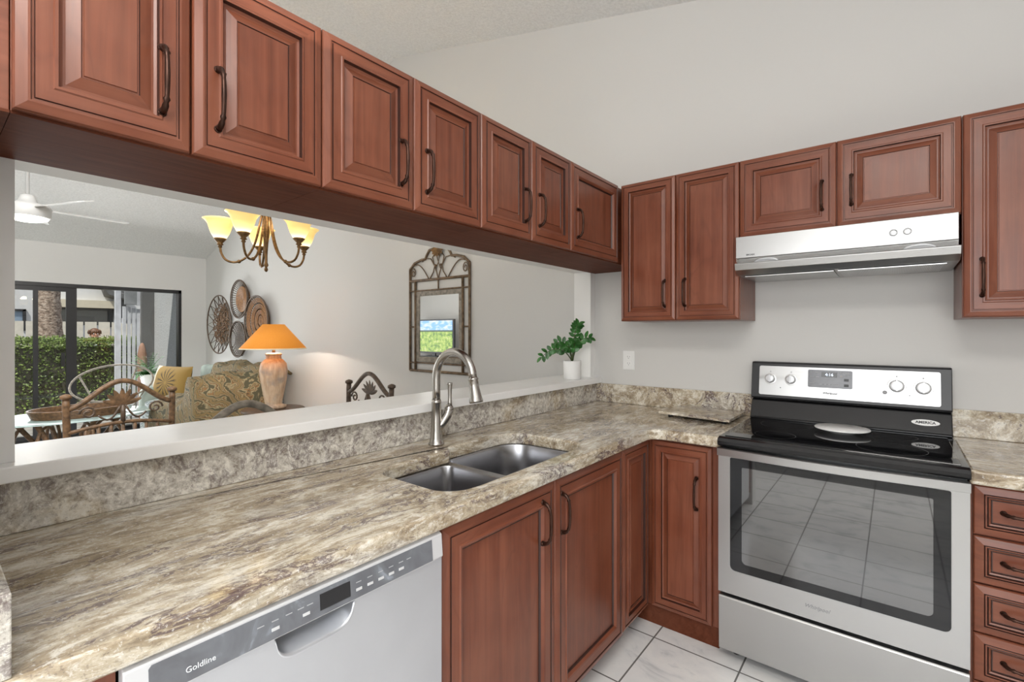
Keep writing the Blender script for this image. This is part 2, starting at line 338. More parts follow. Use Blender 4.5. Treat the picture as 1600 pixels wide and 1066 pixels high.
# profile of a door: (inset, height, material of the band leading to the next ring) 0 = wood, 1 = glaze
RAISED = [(0,0,0),(0,.013,0),(.003,.017,0),(.018,.022,0),(.0215,.022,1),(.0228,.0185,0),(.0262,.0182,1),(.0275,.021,0),(.050,.021,0),(.0525,.0235,0),(.057,.0235,1),(.0588,.0125,0),(.064,.0105,0),(.068,.0105,0),(.088,.0185,1),(.0895,.0160,0),(.092,.0160,0),(.093,.0185,0)]
PLAINP = [(0,0,0),(0,.013,0),(.003,.017,0),(.018,.022,0),(.0215,.022,1),(.0228,.0185,0),(.0262,.0182,1),(.0275,.021,0),(.052,.021,0),(.055,.024,0),(.060,.023,0),(.066,.015,1),(.0685,.009,1),(.072,.009,0)]
DRAW = [(0,0,0),(0,.013,0),(.003,.017,0),(.024,.022,1),(.0255,.019,1),(.0275,.021,0),(.031,.021,1),(.033,.016,1),(.0355,.0175,0),(.040,.015,1),(.042,.011,1),(.045,.011,0)]
def door_mb(fr, w, h, prof, k=1.0):
    m = MB(); rings = []; 
    for (i, d, _) in prof: i *= k; rings.append([fr(i,i,d), fr(w-i,i,d), fr(w-i,h-i,d), fr(i,h-i,d)])
    vs = [p for r in rings for p in r]; fs = [(3,2,1,0)]; ms = [0]
    for a in range(len(rings)-1):
        for q in range(4):
            q2 = (q+1) % 4; fs.append((a*4+q, a*4+q2, (a+1)*4+q2, (a+1)*4+q))
            ms.append(2 if prof[a][2] else (1 if q % 2 == 0 else 0))
    n = len(rings)-1; fs.append((n*4, n*4+1, n*4+2, n*4+3)); ms.append(0 if h > w*.6 else 1)
    return m.add(vs, fs, ms)
def handle_mb(fr, u, v, L=.137, vert=True, n0=.021):
    m = MB(); pts = []; rs = []; N = 26
    for i in range(N+1):
        t = -1+2*i/N; al = t*L/2*(1-.03*abs(t)**6); out = n0+.029*(1-abs(t)**5)**.55+ .004*(1-t*t)
        if i in (0, N): out = n0-.001
        a = abs(t); r = .0042+.0012*(1-min(1,a*1.4))
        if a > .93: r = .0075
        elif a > .84: r = .0062
        elif .66 < a < .76: r = .0068
        pts.append(fr(u, v+al, out) if vert else fr(u+al, v, out)); rs.append(r)
    m.tube(pts, rs, 10)
    for sgn in (-1, 1):
        al = sgn*L/2*.965; p = [fr(u, v+al, n0-.001), fr(u, v+al, n0+.004)] if vert else [fr(u+al, v, n0-.001), fr(u+al, v, n0+.004)]
        m.tube(p, [.0088,.0075], 12)
    return m
FX = lambda y0, z0, x=.315: Fr((x, y0, z0), (0,1,0), (0,0,1), (1,0,0))     # faces +x
FY = lambda x0, z0, y=-.315: Fr((x0, y, z0), (1,0,0), (0,0,1), (0,-1,0))   # faces -y
def add_door(T, fr, w, h, hu=None, hv=None, prof=RAISED, hm=WY, k=1.0, L=.137, name='door', vert=True):
    d = T.part(name, door_mb(fr, w, h, prof, k), [WV, hm, GLZ])
    if hu is not None: T.part('handle', handle_mb(fr, hu, hv, L, vert), BRZ, d)
    return d

# ---------------------------------------------------------------- room shell
XF, XR, YS, YL = -6.57, 3.0, -5.0, -3.6
zc = lambda x: 3.37-.237*x if x > -2.05 else 2.455+.31*(x+6.57)
m = MB(); m.box((XF-.15,YS-.1,-.1),(XR+.1,.1,0)); struct('floor', m, FLOOR)
m = MB(); m.prism([(XF-.15,0,-.1),(XR+.1,0,-.1),(XR+.1,0,zc(XR)+.05),(-2.05,0,zc(-2.05)+.05),(XF-.15,0,zc(XF)+.05)], (0,.12,0)); struct('wall_back', m, WALL)
m = MB(); xs = [XR+.1, -2.05, XF-.45]
prof = [(x,0,zc(x)) for x in xs]+[(x,0,zc(x)+.12) for x in xs[::-1]]
m.prism([(a, .12, c) for a, b, c in prof], (0, YS-.25, 0)); struct('ceiling', m, CEIL)
m = MB(); t0 = XF-.13
m.box((t0,-.314,0),(XF,0,2.6)); m.box((t0,YL,1.963),(XF,-.314,2.6)); m.box((t0,YL,0),(XF,-3.2,1.963)); struct('wall_left', m, WALL)
m = MB(); m.box((XF,YL-.12,0),(-.125,YL,4.0)); struct('wall_living', m, WALL)
m = MB(); m.box((XR,YS,0),(XR+.1,0,2.8)); struct('wall_right', m, WALL)
m = MB(); m.box((-.12,YS-.1,0),(.7,YS,3.6)); m.box((2.7,YS-.1,0),(XR+.1,YS,3.6)); m.box((.7,YS-.1,0),(2.7,YS,.85)); m.box((.7,YS-.1,2.15),(2.7,YS,3.6)); struct('wall_front', m, WALL)
# partition with the pass-through opening
m = MB()
m.box((-.12,-2.61,0),(0,0,1.03)); m.box((-.12,-.06,1.03),(0,0,2.15)); m.box((-.12,-2.61,1.737),(0,-.06,2.15)); m.box((-.12,YS,0),(0,-2.61,2.15)); m.box((0,-2.80,0),(.64,-2.692,1.73))
struct('wall_partition', m, WHT if False else plain('partition_paint', (.82,.815,.80), .6, var=.01))
m = MB(); m.box((-.24,-2.66,1.031),(.05,-.002,1.066)); o = struct('trim_1', m, WHT, bev=.003)

# sliding glass door
m = MB(); y0, y1, zt = -3.2, -.314, 1.963; fx0, fx1 = XF-.11, XF-.01
m.box((fx0,y0,zt-.045),(fx1,y1,zt)); m.box((fx0,y0,0),(fx1,y1,.05)); m.box((fx0,y1-.035,0),(fx1,y1,zt)); m.box((fx0,y0,0),(fx1,y0+.035,zt))
dr = struct('door_1', m, FRM)
m = MB(); m.box((XF-.06,-1.55,.05),(XF-.03,-1.45,zt-.045)); m.box((XF-.06,-2.99,.05),(XF-.03,-2.9,zt-.045)); m.box((XF-.06,-2.9,.05),(XF-.03,-1.55,.10)); m.box((XF-.06,-2.9,zt-.10),(XF-.03,-1.55,zt-.045)); m.box((XF-.06,-1.845,.10),(XF-.03,-1.80,zt-.1)); struct('sliding_panel_frame', m, FRM, dr)
m = MB(); m.box((XF-.095,-1.50,.05),(XF-.068,-1.45,zt-.045)); m.box((XF-.095,-1.45,.05),(XF-.068,-.349,.09)); struct('fixed_panel_frame', m, FRM, dr)
m = MB(); m.box((XF-.047,-2.9,.10),(XF-.043,-1.55,zt-.10)); m.box((XF-.083,-1.45,.09),(XF-.079,-.349,zt-.045)); struct('glass_pane', m, GLASS, dr)
m = MB(); m.box((XF-.03,-1.60,.93),(XF+.01,-1.565,1.10)); struct('door_handle', m, FRM, dr)
# unseen window behind the camera, added as a source of daylight fill
m = MB()
for a, b in (((.7,.85),(2.7,.9)),((.7,2.1),(2.7,2.15)),((.7,.9),(.75,2.1)),((2.65,.9),(2.7,2.1)),((1.67,.9),(1.73,2.1))): m.box((a[0],YS-.07,a[1]),(b[0],YS-.02,b[1]))
wd = struct('added_window_1', m, WHT); m = MB(); m.box((.75,YS-.05,.9),(2.65,YS-.045,2.1)); struct('glass_pane', m, GLASS, wd)
# glowing ceiling panel added for kitchen fill light (out of the frame)
T = Thing('added_ceiling_panel', 'added white ceiling panel for fill light over the kitchen floor', 'light', (1.8,-3.3,2.9))
m = MB(); m.box((1.1,-3.7,2.90),(2.5,-2.9,2.99)); o = T.part('housing', m, WHT)
m = MB(); m.box((1.13,-3.67,2.87),(2.47,-2.93,2.90)); T.part('diffuser', m, CFILL)

# ---------------------------------------------------------------- upper cabinets over the pass-through
def carcass(T, a, b, side=WV, bot=WDK):
    m = MB(); m.box(a, b); return T.part('cabinet_body', m, side, bev=.001)
Z0, Z1 = 1.735, 2.155; H = Z1-Z0
def upper_left(y0, y1, doors, label):
    T = Thing('wall_cabinet', label, 'cabinet', (.0,(y0+y1)/2,Z0))
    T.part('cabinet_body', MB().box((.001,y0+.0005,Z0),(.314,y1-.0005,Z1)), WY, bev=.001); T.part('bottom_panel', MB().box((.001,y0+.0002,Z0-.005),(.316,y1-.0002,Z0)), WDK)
    for (a, b, hside, prof) in doors:
        w = b-a-.003; hu = w-.052 if hside == 'r' else .048
        add_door(T, FX(a+.0015, Z0), w, H-.002, hu, .133, prof)
    return T
upper_left(-2.69,-2.6455,[], 'narrow cherry filler cabinet at the far left end above the pass-through')
upper_left(-2.645,-2.076,[(-2.645,-2.377,'r',RAISED),(-2.376,-2.076,'l',RAISED)], 'cherry double-door wall cabinet nearest the camera, cut by the top left corner')
upper_left(-2.0755,-1.455,[(-2.0755,-1.768,'r',RAISED),(-1.768,-1.455,'l',RAISED)], 'cherry double-door wall cabinet in the middle of the row above the pass-through')
upper_left(-1.4545,-.835,[(-1.4545,-1.143,'r',RAISED),(-1.143,-.835,'l',RAISED)], 'cherry double-door wall cabinet next to the single-door corner one above the pass-through')
upper_left(-.8345,-.002,[(-.8345,-.345,'l',PLAINP)], 'single-door cherry wall cabinet at the corner end of the pass-through row')
# ---------------------------------------------------------------- stove wall upper cabinets
T = Thing('wall_cabinet', 'tall double-door cherry wall cabinet in the corner left of the range hood', 'cabinet', (.64,-.15,1.415))
T.part('cabinet_body', MB().box((.336,-.314,1.412),(.942,-.001,2.155)), WV, bev=.001)
add_door(T, FY(.3415,1.415), .298, .738, .298-.052, .137, RAISED, WX, .8)
add_door(T, FY(.6425,1.415), .298, .738, .046, .137, RAISED, WX, .8)
T = Thing('wall_cabinet', 'short double-door cherry wall cabinet directly above the range hood', 'cabinet', (1.32,-.15,1.79))
T.part('cabinet_body', MB().box((.943,-.314,1.792),(1.704,-.001,2.155)), WV, bev=.001)
add_door(T, FY(.944,1.794), .375, .359, .375-.05, .14, RAISED, WX, 1.0, .125)
add_door(T, FY(1.3215,1.794), .382, .359, .05, .145, RAISED, WX, 1.0, .125)
T = Thing('wall_cabinet', 'tall cherry wall cabinet right of the range hood, cut by the picture edge', 'cabinet', (1.95,-.15,1.405))
T.part('cabinet_body', MB().box((1.706,-.314,1.405),(2.32,-.001,2.155)), WV, bev=.001)
add_door(T, FY(1.7085,1.408), .30, .745, .05, .143, RAISED, WX, 1)
add_door(T, FY(2.011,1.408), .306, .745, .306-.05, .143, RAISED, WX, 1)

# ---------------------------------------------------------------- base cabinets
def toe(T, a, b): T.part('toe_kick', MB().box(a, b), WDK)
T = Thing('base_cabinet', 'cherry base cabinet sliver left of the dishwasher under the counter end', 'cabinet', (.3,-2.62,0))
T.part('cabinet_body', MB().box((.01,-2.688,.1),(.625,-2.566,.866)), WV); toe(T, (.01,-2.688,0),(.55,-2.566,.1))
T = Thing('base_cabinet', 'cherry double-door base cabinet under the double bowl sink', 'cabinet', (.3,-1.42,0))
m = MB(); m.box((.01,-1.935,.09),(.61,-1.917,.866)); m.box((.01,-.915,.09),(.61,-.907,.866)); m.box((.01,-1.917,.09),(.61,-.915,.105)); m.box((.01,-1.917,.105),(.025,-.915,.866)); m.box((.585,-1.917,.105),(.61,-.915,.12)); m.box((.585,-1.917,.84),(.61,-.915,.866)); m.box((.585,-1.43,.12),(.61,-1.40,.84))
T.part('cabinet_body', m, WV); toe(T, (.01,-1.935,0),(.54,-.907,.09))
add_door(T, FX(-1.928,.092,.611), .509, .768, .509-.075, .65, PLAINP, WY, 1.15)
add_door(T, FX(-1.4165,.092,.611), .508, .768, .034, .65, PLAINP, WY, 1.15)
T = Thing('base_cabinet', 'cherry corner base cabinet with a blind narrow door and a door beside the range', 'cabinet', (.4,-.4,0))
m = MB(); m.prism([(.01,-.906,.09),(.606,-.906,.09),(.606,-.606,.09),(.936,-.606,.09),(.936,-.01,.09),(.01,-.01,.09)], (0,0,.776))
T.part('cabinet_body', m, WV)
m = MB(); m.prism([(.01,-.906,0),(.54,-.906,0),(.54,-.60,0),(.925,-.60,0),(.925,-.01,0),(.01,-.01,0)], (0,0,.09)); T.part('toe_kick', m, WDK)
add_door(T, FX(-.903,.095,.607), .27, .762, prof=RAISED, hm=WY, k=.85)
add_door(T, FY(.634,.095,-.607), .268, .762, .13+.075, .555, RAISED, WX, .85, L=.14)
T = Thing('base_cabinet', 'cherry five-drawer base cabinet right of the oven', 'cabinet', (2.0,-.3,0))
T.part('cabinet_body', MB().box((1.700,-.607,.085),(2.30,-.01,.866)), WV); toe(T, (1.70,-.54,0),(2.3,-.01,.085))
for z0, z1 in ((.705,.862),(.551,.700),(.393,.546),(.238,.388),(.09,.233)):
    d = T.part('drawer', door_mb(FY(1.708,z0,-.608), .59, z1-z0, DRAW), [WX, WX, GLZ])
    T.part('handle', handle_mb(FY(1.708,z0,-.608), .135, (z1-z0)/2, .137, False, .011), BRZ, d)

# ---------------------------------------------------------------- worktops
def arc(cx, cy, r, a0, a1, n=6): return [(cx+r*cos(R(a0+(a1-a0)*i/n)), cy+r*sin(R(a0+(a1-a0)*i/n))) for i in range(n+1)]
def slab(name, outer, holes, z0, z1, mats, label, cat, bev=.009):
    bm = bmesh.new(); es = []
    for loop in [outer]+holes:
        vs = [bm.verts.new((x,y,z1)) for x, y in loop]; es += [bm.edges.new((vs[i], vs[(i+1) % len(vs)])) for i in range(len(vs))]
    bmesh.ops.triangle_fill(bm, use_beauty=True, use_dissolve=False, edges=es)
    r = bmesh.ops.extrude_face_region(bm, geom=bm.faces[:]); vv = [e for e in r['geom'] if isinstance(e, bmesh.types.BMVert)]
    bmesh.ops.translate(bm, vec=(0,0,z0-z1), verts=vv); bmesh.ops.recalc_face_normals(bm, faces=bm.faces)
    me = bpy.data.meshes.new(name); bm.to_mesh(me); bm.free()
    for m_ in mats: me.materials.append(m_)
    o = bpy.data.objects.new(name, me); COL.objects.link(o); bevel(o, bev, 3); tag(o, label, cat); return o
E_ = .650
outer = [(.001,-2.69),(E_,-2.69)]+[(E_,-2.0),(E_,-1.3)]+arc(E_+.05,-.70,.05,180,90)+[(.938,-E_),(.938,-.001),(.001,-.001)]
hole = arc(.305,-1.765,.08,180,270)+arc(.49,-1.755,.09,270,360)+arc(.485,-1.185,.085,0,90)+arc(.30,-1.215,.115,90,180)+[(.185,-1.45)]+arc(.205,-1.47,.02,180,250,3)+[(.225,-1.51),(.225,-1.60)]
slab('countertop', outer, [hole], .867, .914, [GRT], 'beige veined granite worktop, L-shaped, with the sink cut into it', 'countertop')
slab('countertop', [(1.698,-E_),(2.32,-E_),(2.32,-.001),(1.698,-.001)], [], .867, .914, [GRX], 'beige granite worktop right of the range', 'countertop')
def splash(a, b, label, mt=GRS): single('backsplash', MB().box(a, b), mt, label, 'backsplash', bev=.002, origin=((a[0]+b[0])/2,(a[1]+b[1])/2,a[2]))
splash((.001,-2.668,.9145),(.02,-.001,1.029), 'long low granite backsplash under the white pass-through ledge')
splash((.0205,-.02,.9145),(.938,-.001,1.029), 'low granite backsplash on the stove wall between corner and range', GRB)
splash((1.70,-.02,.9145),(2.32,-.001,1.029), 'low granite backsplash on the stove wall right of the range', GRB)
splash((.0,-2.6915,.9145),(.642,-2.672,1.022), 'granite side splash at the near end of the long worktop, cut by left edge')
# granite slab with feet
T = Thing('granite_board', 'square granite cutting board lying on the corner worktop left of the range', 'cutting board', (.73,-.18,.914))
def quad(pts, z0, z1): return MB().prism([(x,y,z0) for x, y in pts], (0,0,z1-z0))
T.part('slab', quad([(.545,-.315),(.905,-.362),(.905,-.045),(.575,-.030)], .928, .941), GRX, bev=.002)
for x, y in ((.60,-.29),(.87,-.32),(.87,-.08),(.60,-.06)): T.part('foot', MB().lathe([(.012,.9142),(.012,.928)], (x,y,0), 12), BLM)

# ---------------------------------------------------------------- sink
def rrect(x0, x1, y0, y1, r, z, n=6, rs=None):
    rr = rs or [r]*4
    return [(px,py,z) for px, py in arc(x0+rr[0],y0+rr[0],rr[0],180,270,n)+arc(x1-rr[1],y0+rr[1],rr[1],270,360,n)+arc(x1-rr[2],y1-rr[2],rr[2],0,90,n)+arc(x0+rr[3],y1-rr[3],rr[3],90,180,n)]
T = Thing('kitchen_sink', 'undermount stainless steel double bowl sink below the faucet', 'sink', (.38,-1.46,.66))
def bowl(x0, x1, y0, y1, rs, depth):
    m = MB(); zt = .866; R_ = lambda g_, z, e=0: rrect(x0+g_, x1-g_, y0+g_, y1-g_, 0, z, 8, [max(.02, r-g_*.6) for r in rs])
    rings = [R_(0,zt), R_(.002,zt-.006), R_(.008,zt-depth*.6), R_(.014,zt-depth+.035), R_(.024,zt-depth+.012), R_(.045,zt-depth+.002), R_(.09,zt-depth)]
    m.loft(rings, 0, True, False, True); return m
T.part('bowl', bowl(.228,.578,-1.842,-1.525,[.075,.095,.04,.04],.17), SINK)
T.part('bowl', bowl(.185,.575,-1.497,-1.096,[.04,.04,.085,.115],.20), SINK)
# rim plate with the divider between bowls
def flange():
    bm = bmesh.new(); es = []
    out = [(.19,-1.90),(.60,-1.90),(.60,-1.06),(.15,-1.06),(.15,-1.48),(.19,-1.49)]
    loops = [out, [p[:2] for p in rrect(.228,.578,-1.842,-1.525,0,0,8,[.075,.095,.04,.04])], [p[:2] for p in rrect(.185,.575,-1.497,-1.096,0,0,8,[.04,.04,.085,.115])]]
    for loop in loops:
        vs = [bm.verts.new((x,y,.866)) for x, y in loop]; es += [bm.edges.new((vs[i], vs[(i+1) % len(vs)])) for i in range(len(vs))]
    bmesh.ops.triangle_fill(bm, use_beauty=True, edges=es)
    m = MB(); m.add([v.co.copy() for v in bm.verts], [tuple(v.index for v in f.verts) for f in bm.faces]) if not bm.verts.index_update() else 0; bm.free(); return m
T.part('rim', flange(), SINK)
for (cx, cy, zz) in ((.40,-1.68,.697),(.40,-1.30,.667)):
    T.part('drain', MB().lathe([(.045,zz-.002),(.045,zz+.002),(.038,zz+.003),(.03,zz-.004),(.004,zz-.004)], (cx,cy,0), 24), STX)
# ---------------------------------------------------------------- faucet
fx, fy = .115, -1.476
T = Thing('kitchen_faucet', 'brushed nickel gooseneck pull-down faucet behind the sink', 'faucet', (fx,fy,.914))
m = MB(); m.lathe([(.031,.9145),(.031,.920),(.0275,.924),(.0245,.940),(.0215,.975),(.0195,1.02),(.0185,1.075),(.0195,1.077),(.0195,1.083),(.0185,1.085),(.0175,1.09)], (fx,fy,0), 28); T.part('body', m, NICK)
m = MB(); pts = [(fx,fy,1.085),(fx,fy,1.13),(fx,fy,1.17)]; r_ = .098
for i in range(1, 19):
    a = pi-(pi*1.0)*i/18*.965; pts.append((fx+r_+r_*cos(a), fy, 1.175+r_*1.05*sin(a)))
m.tube(pts, [.0155]*len(pts), 16); T.part('gooseneck', m, NICK)
e = V(pts[-1]); dv = (e-V(pts[-2])).normalized(); m = MB()
m.tube([e-dv*.004, e+dv*.002, e+dv*.004, e+dv*.008, e+dv*.010, e+dv*.04, e+dv*.070, e+dv*.085, e+dv*.092], [.0155,.0165,.0195,.0195,.0175,.0185,.0225,.0255,.0245], 20); T.part('spray_head', m, NICK)
m = MB(); m.tube([(fx,fy,.965),(fx+.012,fy+.02,.995),(fx+.02,fy+.038,1.025),(fx+.022,fy+.045,1.045),(fx+.022,fy+.046,1.056)], [.016,.0175,.0185,.0195,.012], 16)
m.ball((fx+.022,fy+.046,1.05), .019, 14); m.lathe([(.010,1.06),(.0085,1.075),(.0075,1.10),(.0085,1.125),(.0105,1.145),(.0115,1.150),(.010,1.153)], (fx+.023,fy+.05,0), 14); T.part('lever', m, NICK)

# ---------------------------------------------------------------- dishwasher
T = Thing('dishwasher', 'silver front-loading dishwasher under the long worktop', 'dishwasher', (.3,-2.25,0))
y0, y1 = -2.562, -1.942
T.part('tub', MB().box((.03,y0,.09),(.580,y1,.864)), BLM); T.part('toe_kick', MB().box((.03,y0,0),(.55,y1,.09)), BLM)
# door skin with a pocket handle cut out under the control strip
DX = .640
fr = Fr((DX,y0,.1),(0,1,0),(0,0,1),(1,0,0)); w = y1-y0; zc0 = .702
m = MB(); n = 40
pk0, pk1, pkd = .217, .378, .044   # pocket span and depth below the strip
def lowz(u):
    if u <= pk0 or u >= pk1: return zc0
    t = (u-pk0)/(pk1-pk0); return zc0-pkd*(1-abs(2*t-1)**6)**.6
us = [0, pk0-.001]+[pk0+(pk1-pk0)*i/30 for i in range(31)]+[pk1+.001, w]
vs = []
for u in us: vs += [fr(u,0,.004), fr(u,lowz(u)-.006 if pk0 <= u <= pk1 else zc0,.004)]
fs = [(2*i,2*i+2,2*i+3,2*i+1) for i in range(len(us)-1)]
m.add(vs, fs, 0, False)
# rolled rim and the inside of the pocket
ins = [u for u in us if pk0 <= u <= pk1]
rows = [[fr(u, lowz(u)-.006, .004) for u in ins], [fr(u, lowz(u)-.002, .0055) for u in ins], [fr(u, lowz(u)+.002, .001) for u in ins], [fr(u, min(lowz(u)+.010, zc0), -.035) for u in ins], [fr(u, zc0, -.052) for u in ins]]
m.add([p for r in rows for p in r], [(i*len(ins)+k, i*len(ins)+k+1, (i+1)*len(ins)+k+1, (i+1)*len(ins)+k) for i in range(4) for k in range(len(ins)-1)], 0, True)
m.add([fr(0,0,.004),fr(w,0,.004),fr(w,0,-.055),fr(0,0,-.055),fr(0,zc0,.004),fr(w,zc0,.004),fr(w,zc0,-.055),fr(0,zc0,-.055)], [(0,1,2,3),(0,3,7,4),(1,5,6,2)], 0)
dd = T.part('door', m, DWS)
m = MB(); prof = [(.702,-.02),(.702,.006),(.706,.0095),(.757,.005),(.760,.003),(.764,-.006),(.764,-.02)]
m.prism([fr(0,a,b) for a, b in prof], V((0,w,0)), 0); T.part('control_strip', m, SILV, bev=.002)
m = MB(); m.prism([fr(.03,.7065,.0090), fr(w-.034,.7065,.0090), fr(w-.034,.7545,.0051), fr(.034,.7545,.0051), fr(.03,.750,.0055)], V((.0016,0,0))); cp = T.part('control_panel', m, DWP)
sl = (V((0,0,.053))+V((-.0046,0,0))).normalized(); nn_ = V((1,0,.08)).normalized()
def onp(u, v): v += .0115; return fr(u, v, .0107-(v-.7065)*.082)
T.part('brand_lettering', text_mb('Goldline', .0125, onp(.098,.712), (0,1,0), sl, nn_), WPR, cp)
m = MB()
m.prism([onp(.30,.705), onp(.365,.705), onp(.365,.735), onp(.30,.735)], V((.0008,0,0))); T.part('display_window', m, BLM, cp)
for k, u in enumerate((.215,.272,.385,.412,.439,.466,.493)):
    m = MB(); m.prism([onp(u-.007,.709), onp(u+.007,.709), onp(u+.007,.7145), onp(u-.007,.7145)], V((.0016,0,0))); T.part('button', m, SILV, cp, bev=.0006)
for k, u in enumerate((.19,.215,.24,.262,.28,.385,.412,.439,.466,.493,.515)):
    m = MB(); m.prism([onp(u-.006,.725), onp(u+.006,.725), onp(u+.006,.7266), onp(u-.006,.7266)], V((.0005,0,0))); T.part('printed_mark', m, GRL, cp)

# ---------------------------------------------------------------- range
T = Thing('electric_range', 'stainless steel electric range with black glass cooktop', 'range', (1.317,-.33,0))
x0, x1 = .941, 1.697; w = x1-x0
T.part('oven_body', MB().box((x0+.003,-.622,.035),(x1-.003,-.025,.885)), BLK)
for x in (x0+.05, x1-.05):
    for y in (-.58,-.08): T.part('leveling_foot', MB().lathe([(.016,0),(.016,.01),(.008,.012),(.008,.036)], (x,y,0), 12), BLM)
# cooktop : rounded frame + glass
m = MB(); m.prism([(0,-.675,.886),(0,-.680,.893),(0,-.680,.905),(0,-.672,.916),(0,-.655,.921),(0,-.10,.921),(0,-.03,.921),(0,-.03,.886)], (w+.004,0,0)); m.v = [(a+x0-.002,b,c) for a, b, c in m.v]
ct = T.part('cooktop_frame', m, BLK, bev=.002)
T.part('cooktop_glass', MB().box((x0+.018,-.640,.9205),(x1-.018,-.115,.9235)), BLG, ct, bev=.0015)
for cx, cy, r1 in ((1.12,-.50,.075),(1.50,-.50,.105),(1.12,-.23,.105),(1.51,-.23,.075)):
    m = MB(); m.lathe([(r1-.0006,.92353),(r1,.9236),(r1+.0006,.92353)], (cx,cy,0), 40, close=False); T.part('burner_ring', m, BRG, ct)
# backguard: lower sloped panel, control head
m = MB(); m.prism([(x0,-.022,.921),(x0,-.115,.921),(x0,-.118,.930),(x0,-.112,.934),(x0,-.072,1.012),(x0,-.060,1.018),(x0,-.022,1.018)], (w,0,0)); lowp = T.part('backguard_lower_panel', m, BSG, bev=.004)
m = MB(); m.prism([(x0,-.015,1.022),(x0,-.088,1.022),(x0,-.092,1.030),(x0,-.066,1.196),(x0,-.058,1.203),(x0,-.015,1.203)], (w,0,0)); T.part('backguard', m, BLM, bev=.003)
m = MB(); m.box((x0+.01,-.06,1.015),(x1-.01,-.03,1.024)); T.part('vent_gap', m, BLK)
B0 = V((x0,-.092,1.030)); BV = (V((0,-.066,1.196))-V((0,-.092,1.030))).normalized(); BN = V((1,0,0)).cross(BV)  # outward
if BN.y > 0: BN = -BN
bf = Fr(B0, (1,0,0), BV, BN)
def rpanel(fr, u0, u1, v0, v1, r, n0, n1):
    pts = arc(u0+r,v0+r,r,180,270,5)+arc(u1-r,v0+r,r,270,360,5)+arc(u1-r,v1-r,r,0,90,5)+arc(u0+r,v1-r,r,90,180,5)
    return MB().prism([fr(a,b,n0) for a, b in pts], fr.N*(n1-n0))
sp = T.part('control_fascia', rpanel(bf, .036, w-.036, .012, .155, .008, -.001, .0025), STX)
ds = T.part('display_panel', rpanel(bf, .246, .420, .062, .145, .006, .002, .004), PANEL, sp)
T.part('display_window', rpanel(bf, .300, .362, .112, .136, .002, .004, .0045), BLG, sp)
T.part('clock_digits', text_mb('4:16', .019, bf(.331,.1235,.0049), bf.U, bf.V, bf.N), LED, sp)
T.part('brand_lettering', text_mb('Whirlpool', .0135, bf(.333,.037,.0032), bf.U, bf.V, bf.N, bold=.0004, shear=.3), DKP, sp)
m = MB()
for (u, v, hw) in ((.262,.134,.006),(.282,.134,.006),(.262,.112,.008),(.285,.112,.006),(.262,.082,.01),(.378,.134,.006),(.40,.134,.007),(.378,.118,.005),(.40,.124,.006),(.30,.078,.005),(.316,.078,.005),(.331,.078,.005),(.347,.078,.007),(.362,.078,.006)):
    m = MB(); m.prism([bf(u-hw,v-.0014,.004), bf(u+hw,v-.0014,.004), bf(u+hw,v+.0014,.004), bf(u-hw,v+.0014,.004)], bf.N*.0005); T.part('printed_mark', m, GRP, sp)
m = MB()
for v in (.077,.102): m = MB(); m.prism([bf(.388,v-.006,.004), bf(.406,v-.006,.004), bf(.406,v+.006,.004), bf(.388,v+.006,.004)], bf.N*.0007); T.part('button', m, BLM, sp)
for (u, v, r) in ((.086,.092,.021),(.176,.092,.021),(.577,.088,.0265),(.665,.085,.0265)):
    m = MB(); rings = []
    for (rr_, nn) in ((r*1.28,.0026),(r*1.28,.0032),(r*1.22,.0034)): rings.append([bf(u+rr_*cos(a*pi/20), v+rr_*sin(a*pi/20), nn) for a in range(40)])
    m.loft(rings, 0, True, False, True); kb = T.part('knob', m, STX, sp)
    m = MB(); rings = []
    for (rr_, nn) in ((r,.0034),(r*.98,.010),(r*.92,.022),(r*.86,.026),(r*.7,.027)): rings.append([bf(u+rr_*cos(a*pi/20), v+rr_*sin(a*pi/20), nn) for a in range(40)])
    m.loft(rings, 0, True, False, True)
    m.prism([bf(u-.003,v-r*.85,.026), bf(u+.003,v-r*.85,.026), bf(u+.003,v+r*.85,.026), bf(u-.003,v+r*.85,.026)], bf.N*.006)
    T.part('grip', m, SILV, kb)
m = MB(); m.lathe([(.0085,0),(.0085,.003),(.006,.004)], (0,0,0), 18); m.v = [tuple(bf(.536+a, .058+b, .0026+c)) for a, b, c in m.v]; T.part('oven_light_button', m, GRP, sp)
m = MB()
for (u, v) in ((.131,.050),(.620,.050)): m = MB(); m.prism([bf(u+.0025*cos(k*pi/6), v+.0025*sin(k*pi/6), .0024) for k in range(12)], bf.N*.0006); T.part('indicator_dot', m, DKP, sp)
for (u, v, s_) in ((.086,.128,.004),(.176,.128,.004),(.577,.130,.004),(.665,.127,.004)):
    m = MB(); m.prism([bf(u+s_*cos(k*pi/2), v+s_*sin(k*pi/2), .0024) for k in range(4)], bf.N*.0005); T.part('burner_symbol', m, GRP, sp)
# oval sticker on the sloped lower panel
s0 = V((1.612,-.0925,.971)); SV = (V((0,.040,.078))).normalized(); SN = V((0,-.078,.040)).normalized()
m = MB(); m.prism([s0+V((1,0,0))*.046*cos(k*pi/16)+SV*.0135*sin(k*pi/16)+SN*.0006 for k in range(32)], SN*.0008); stk = T.part('oval_sticker', m, CERM, lowp, label='white oval sticker')
T.part('sticker_lettering', text_mb('AMERICA', .0155, s0+SN*.0018, (1,0,0), SV, SN, .0003, bold=.0005), DKP, lowp)
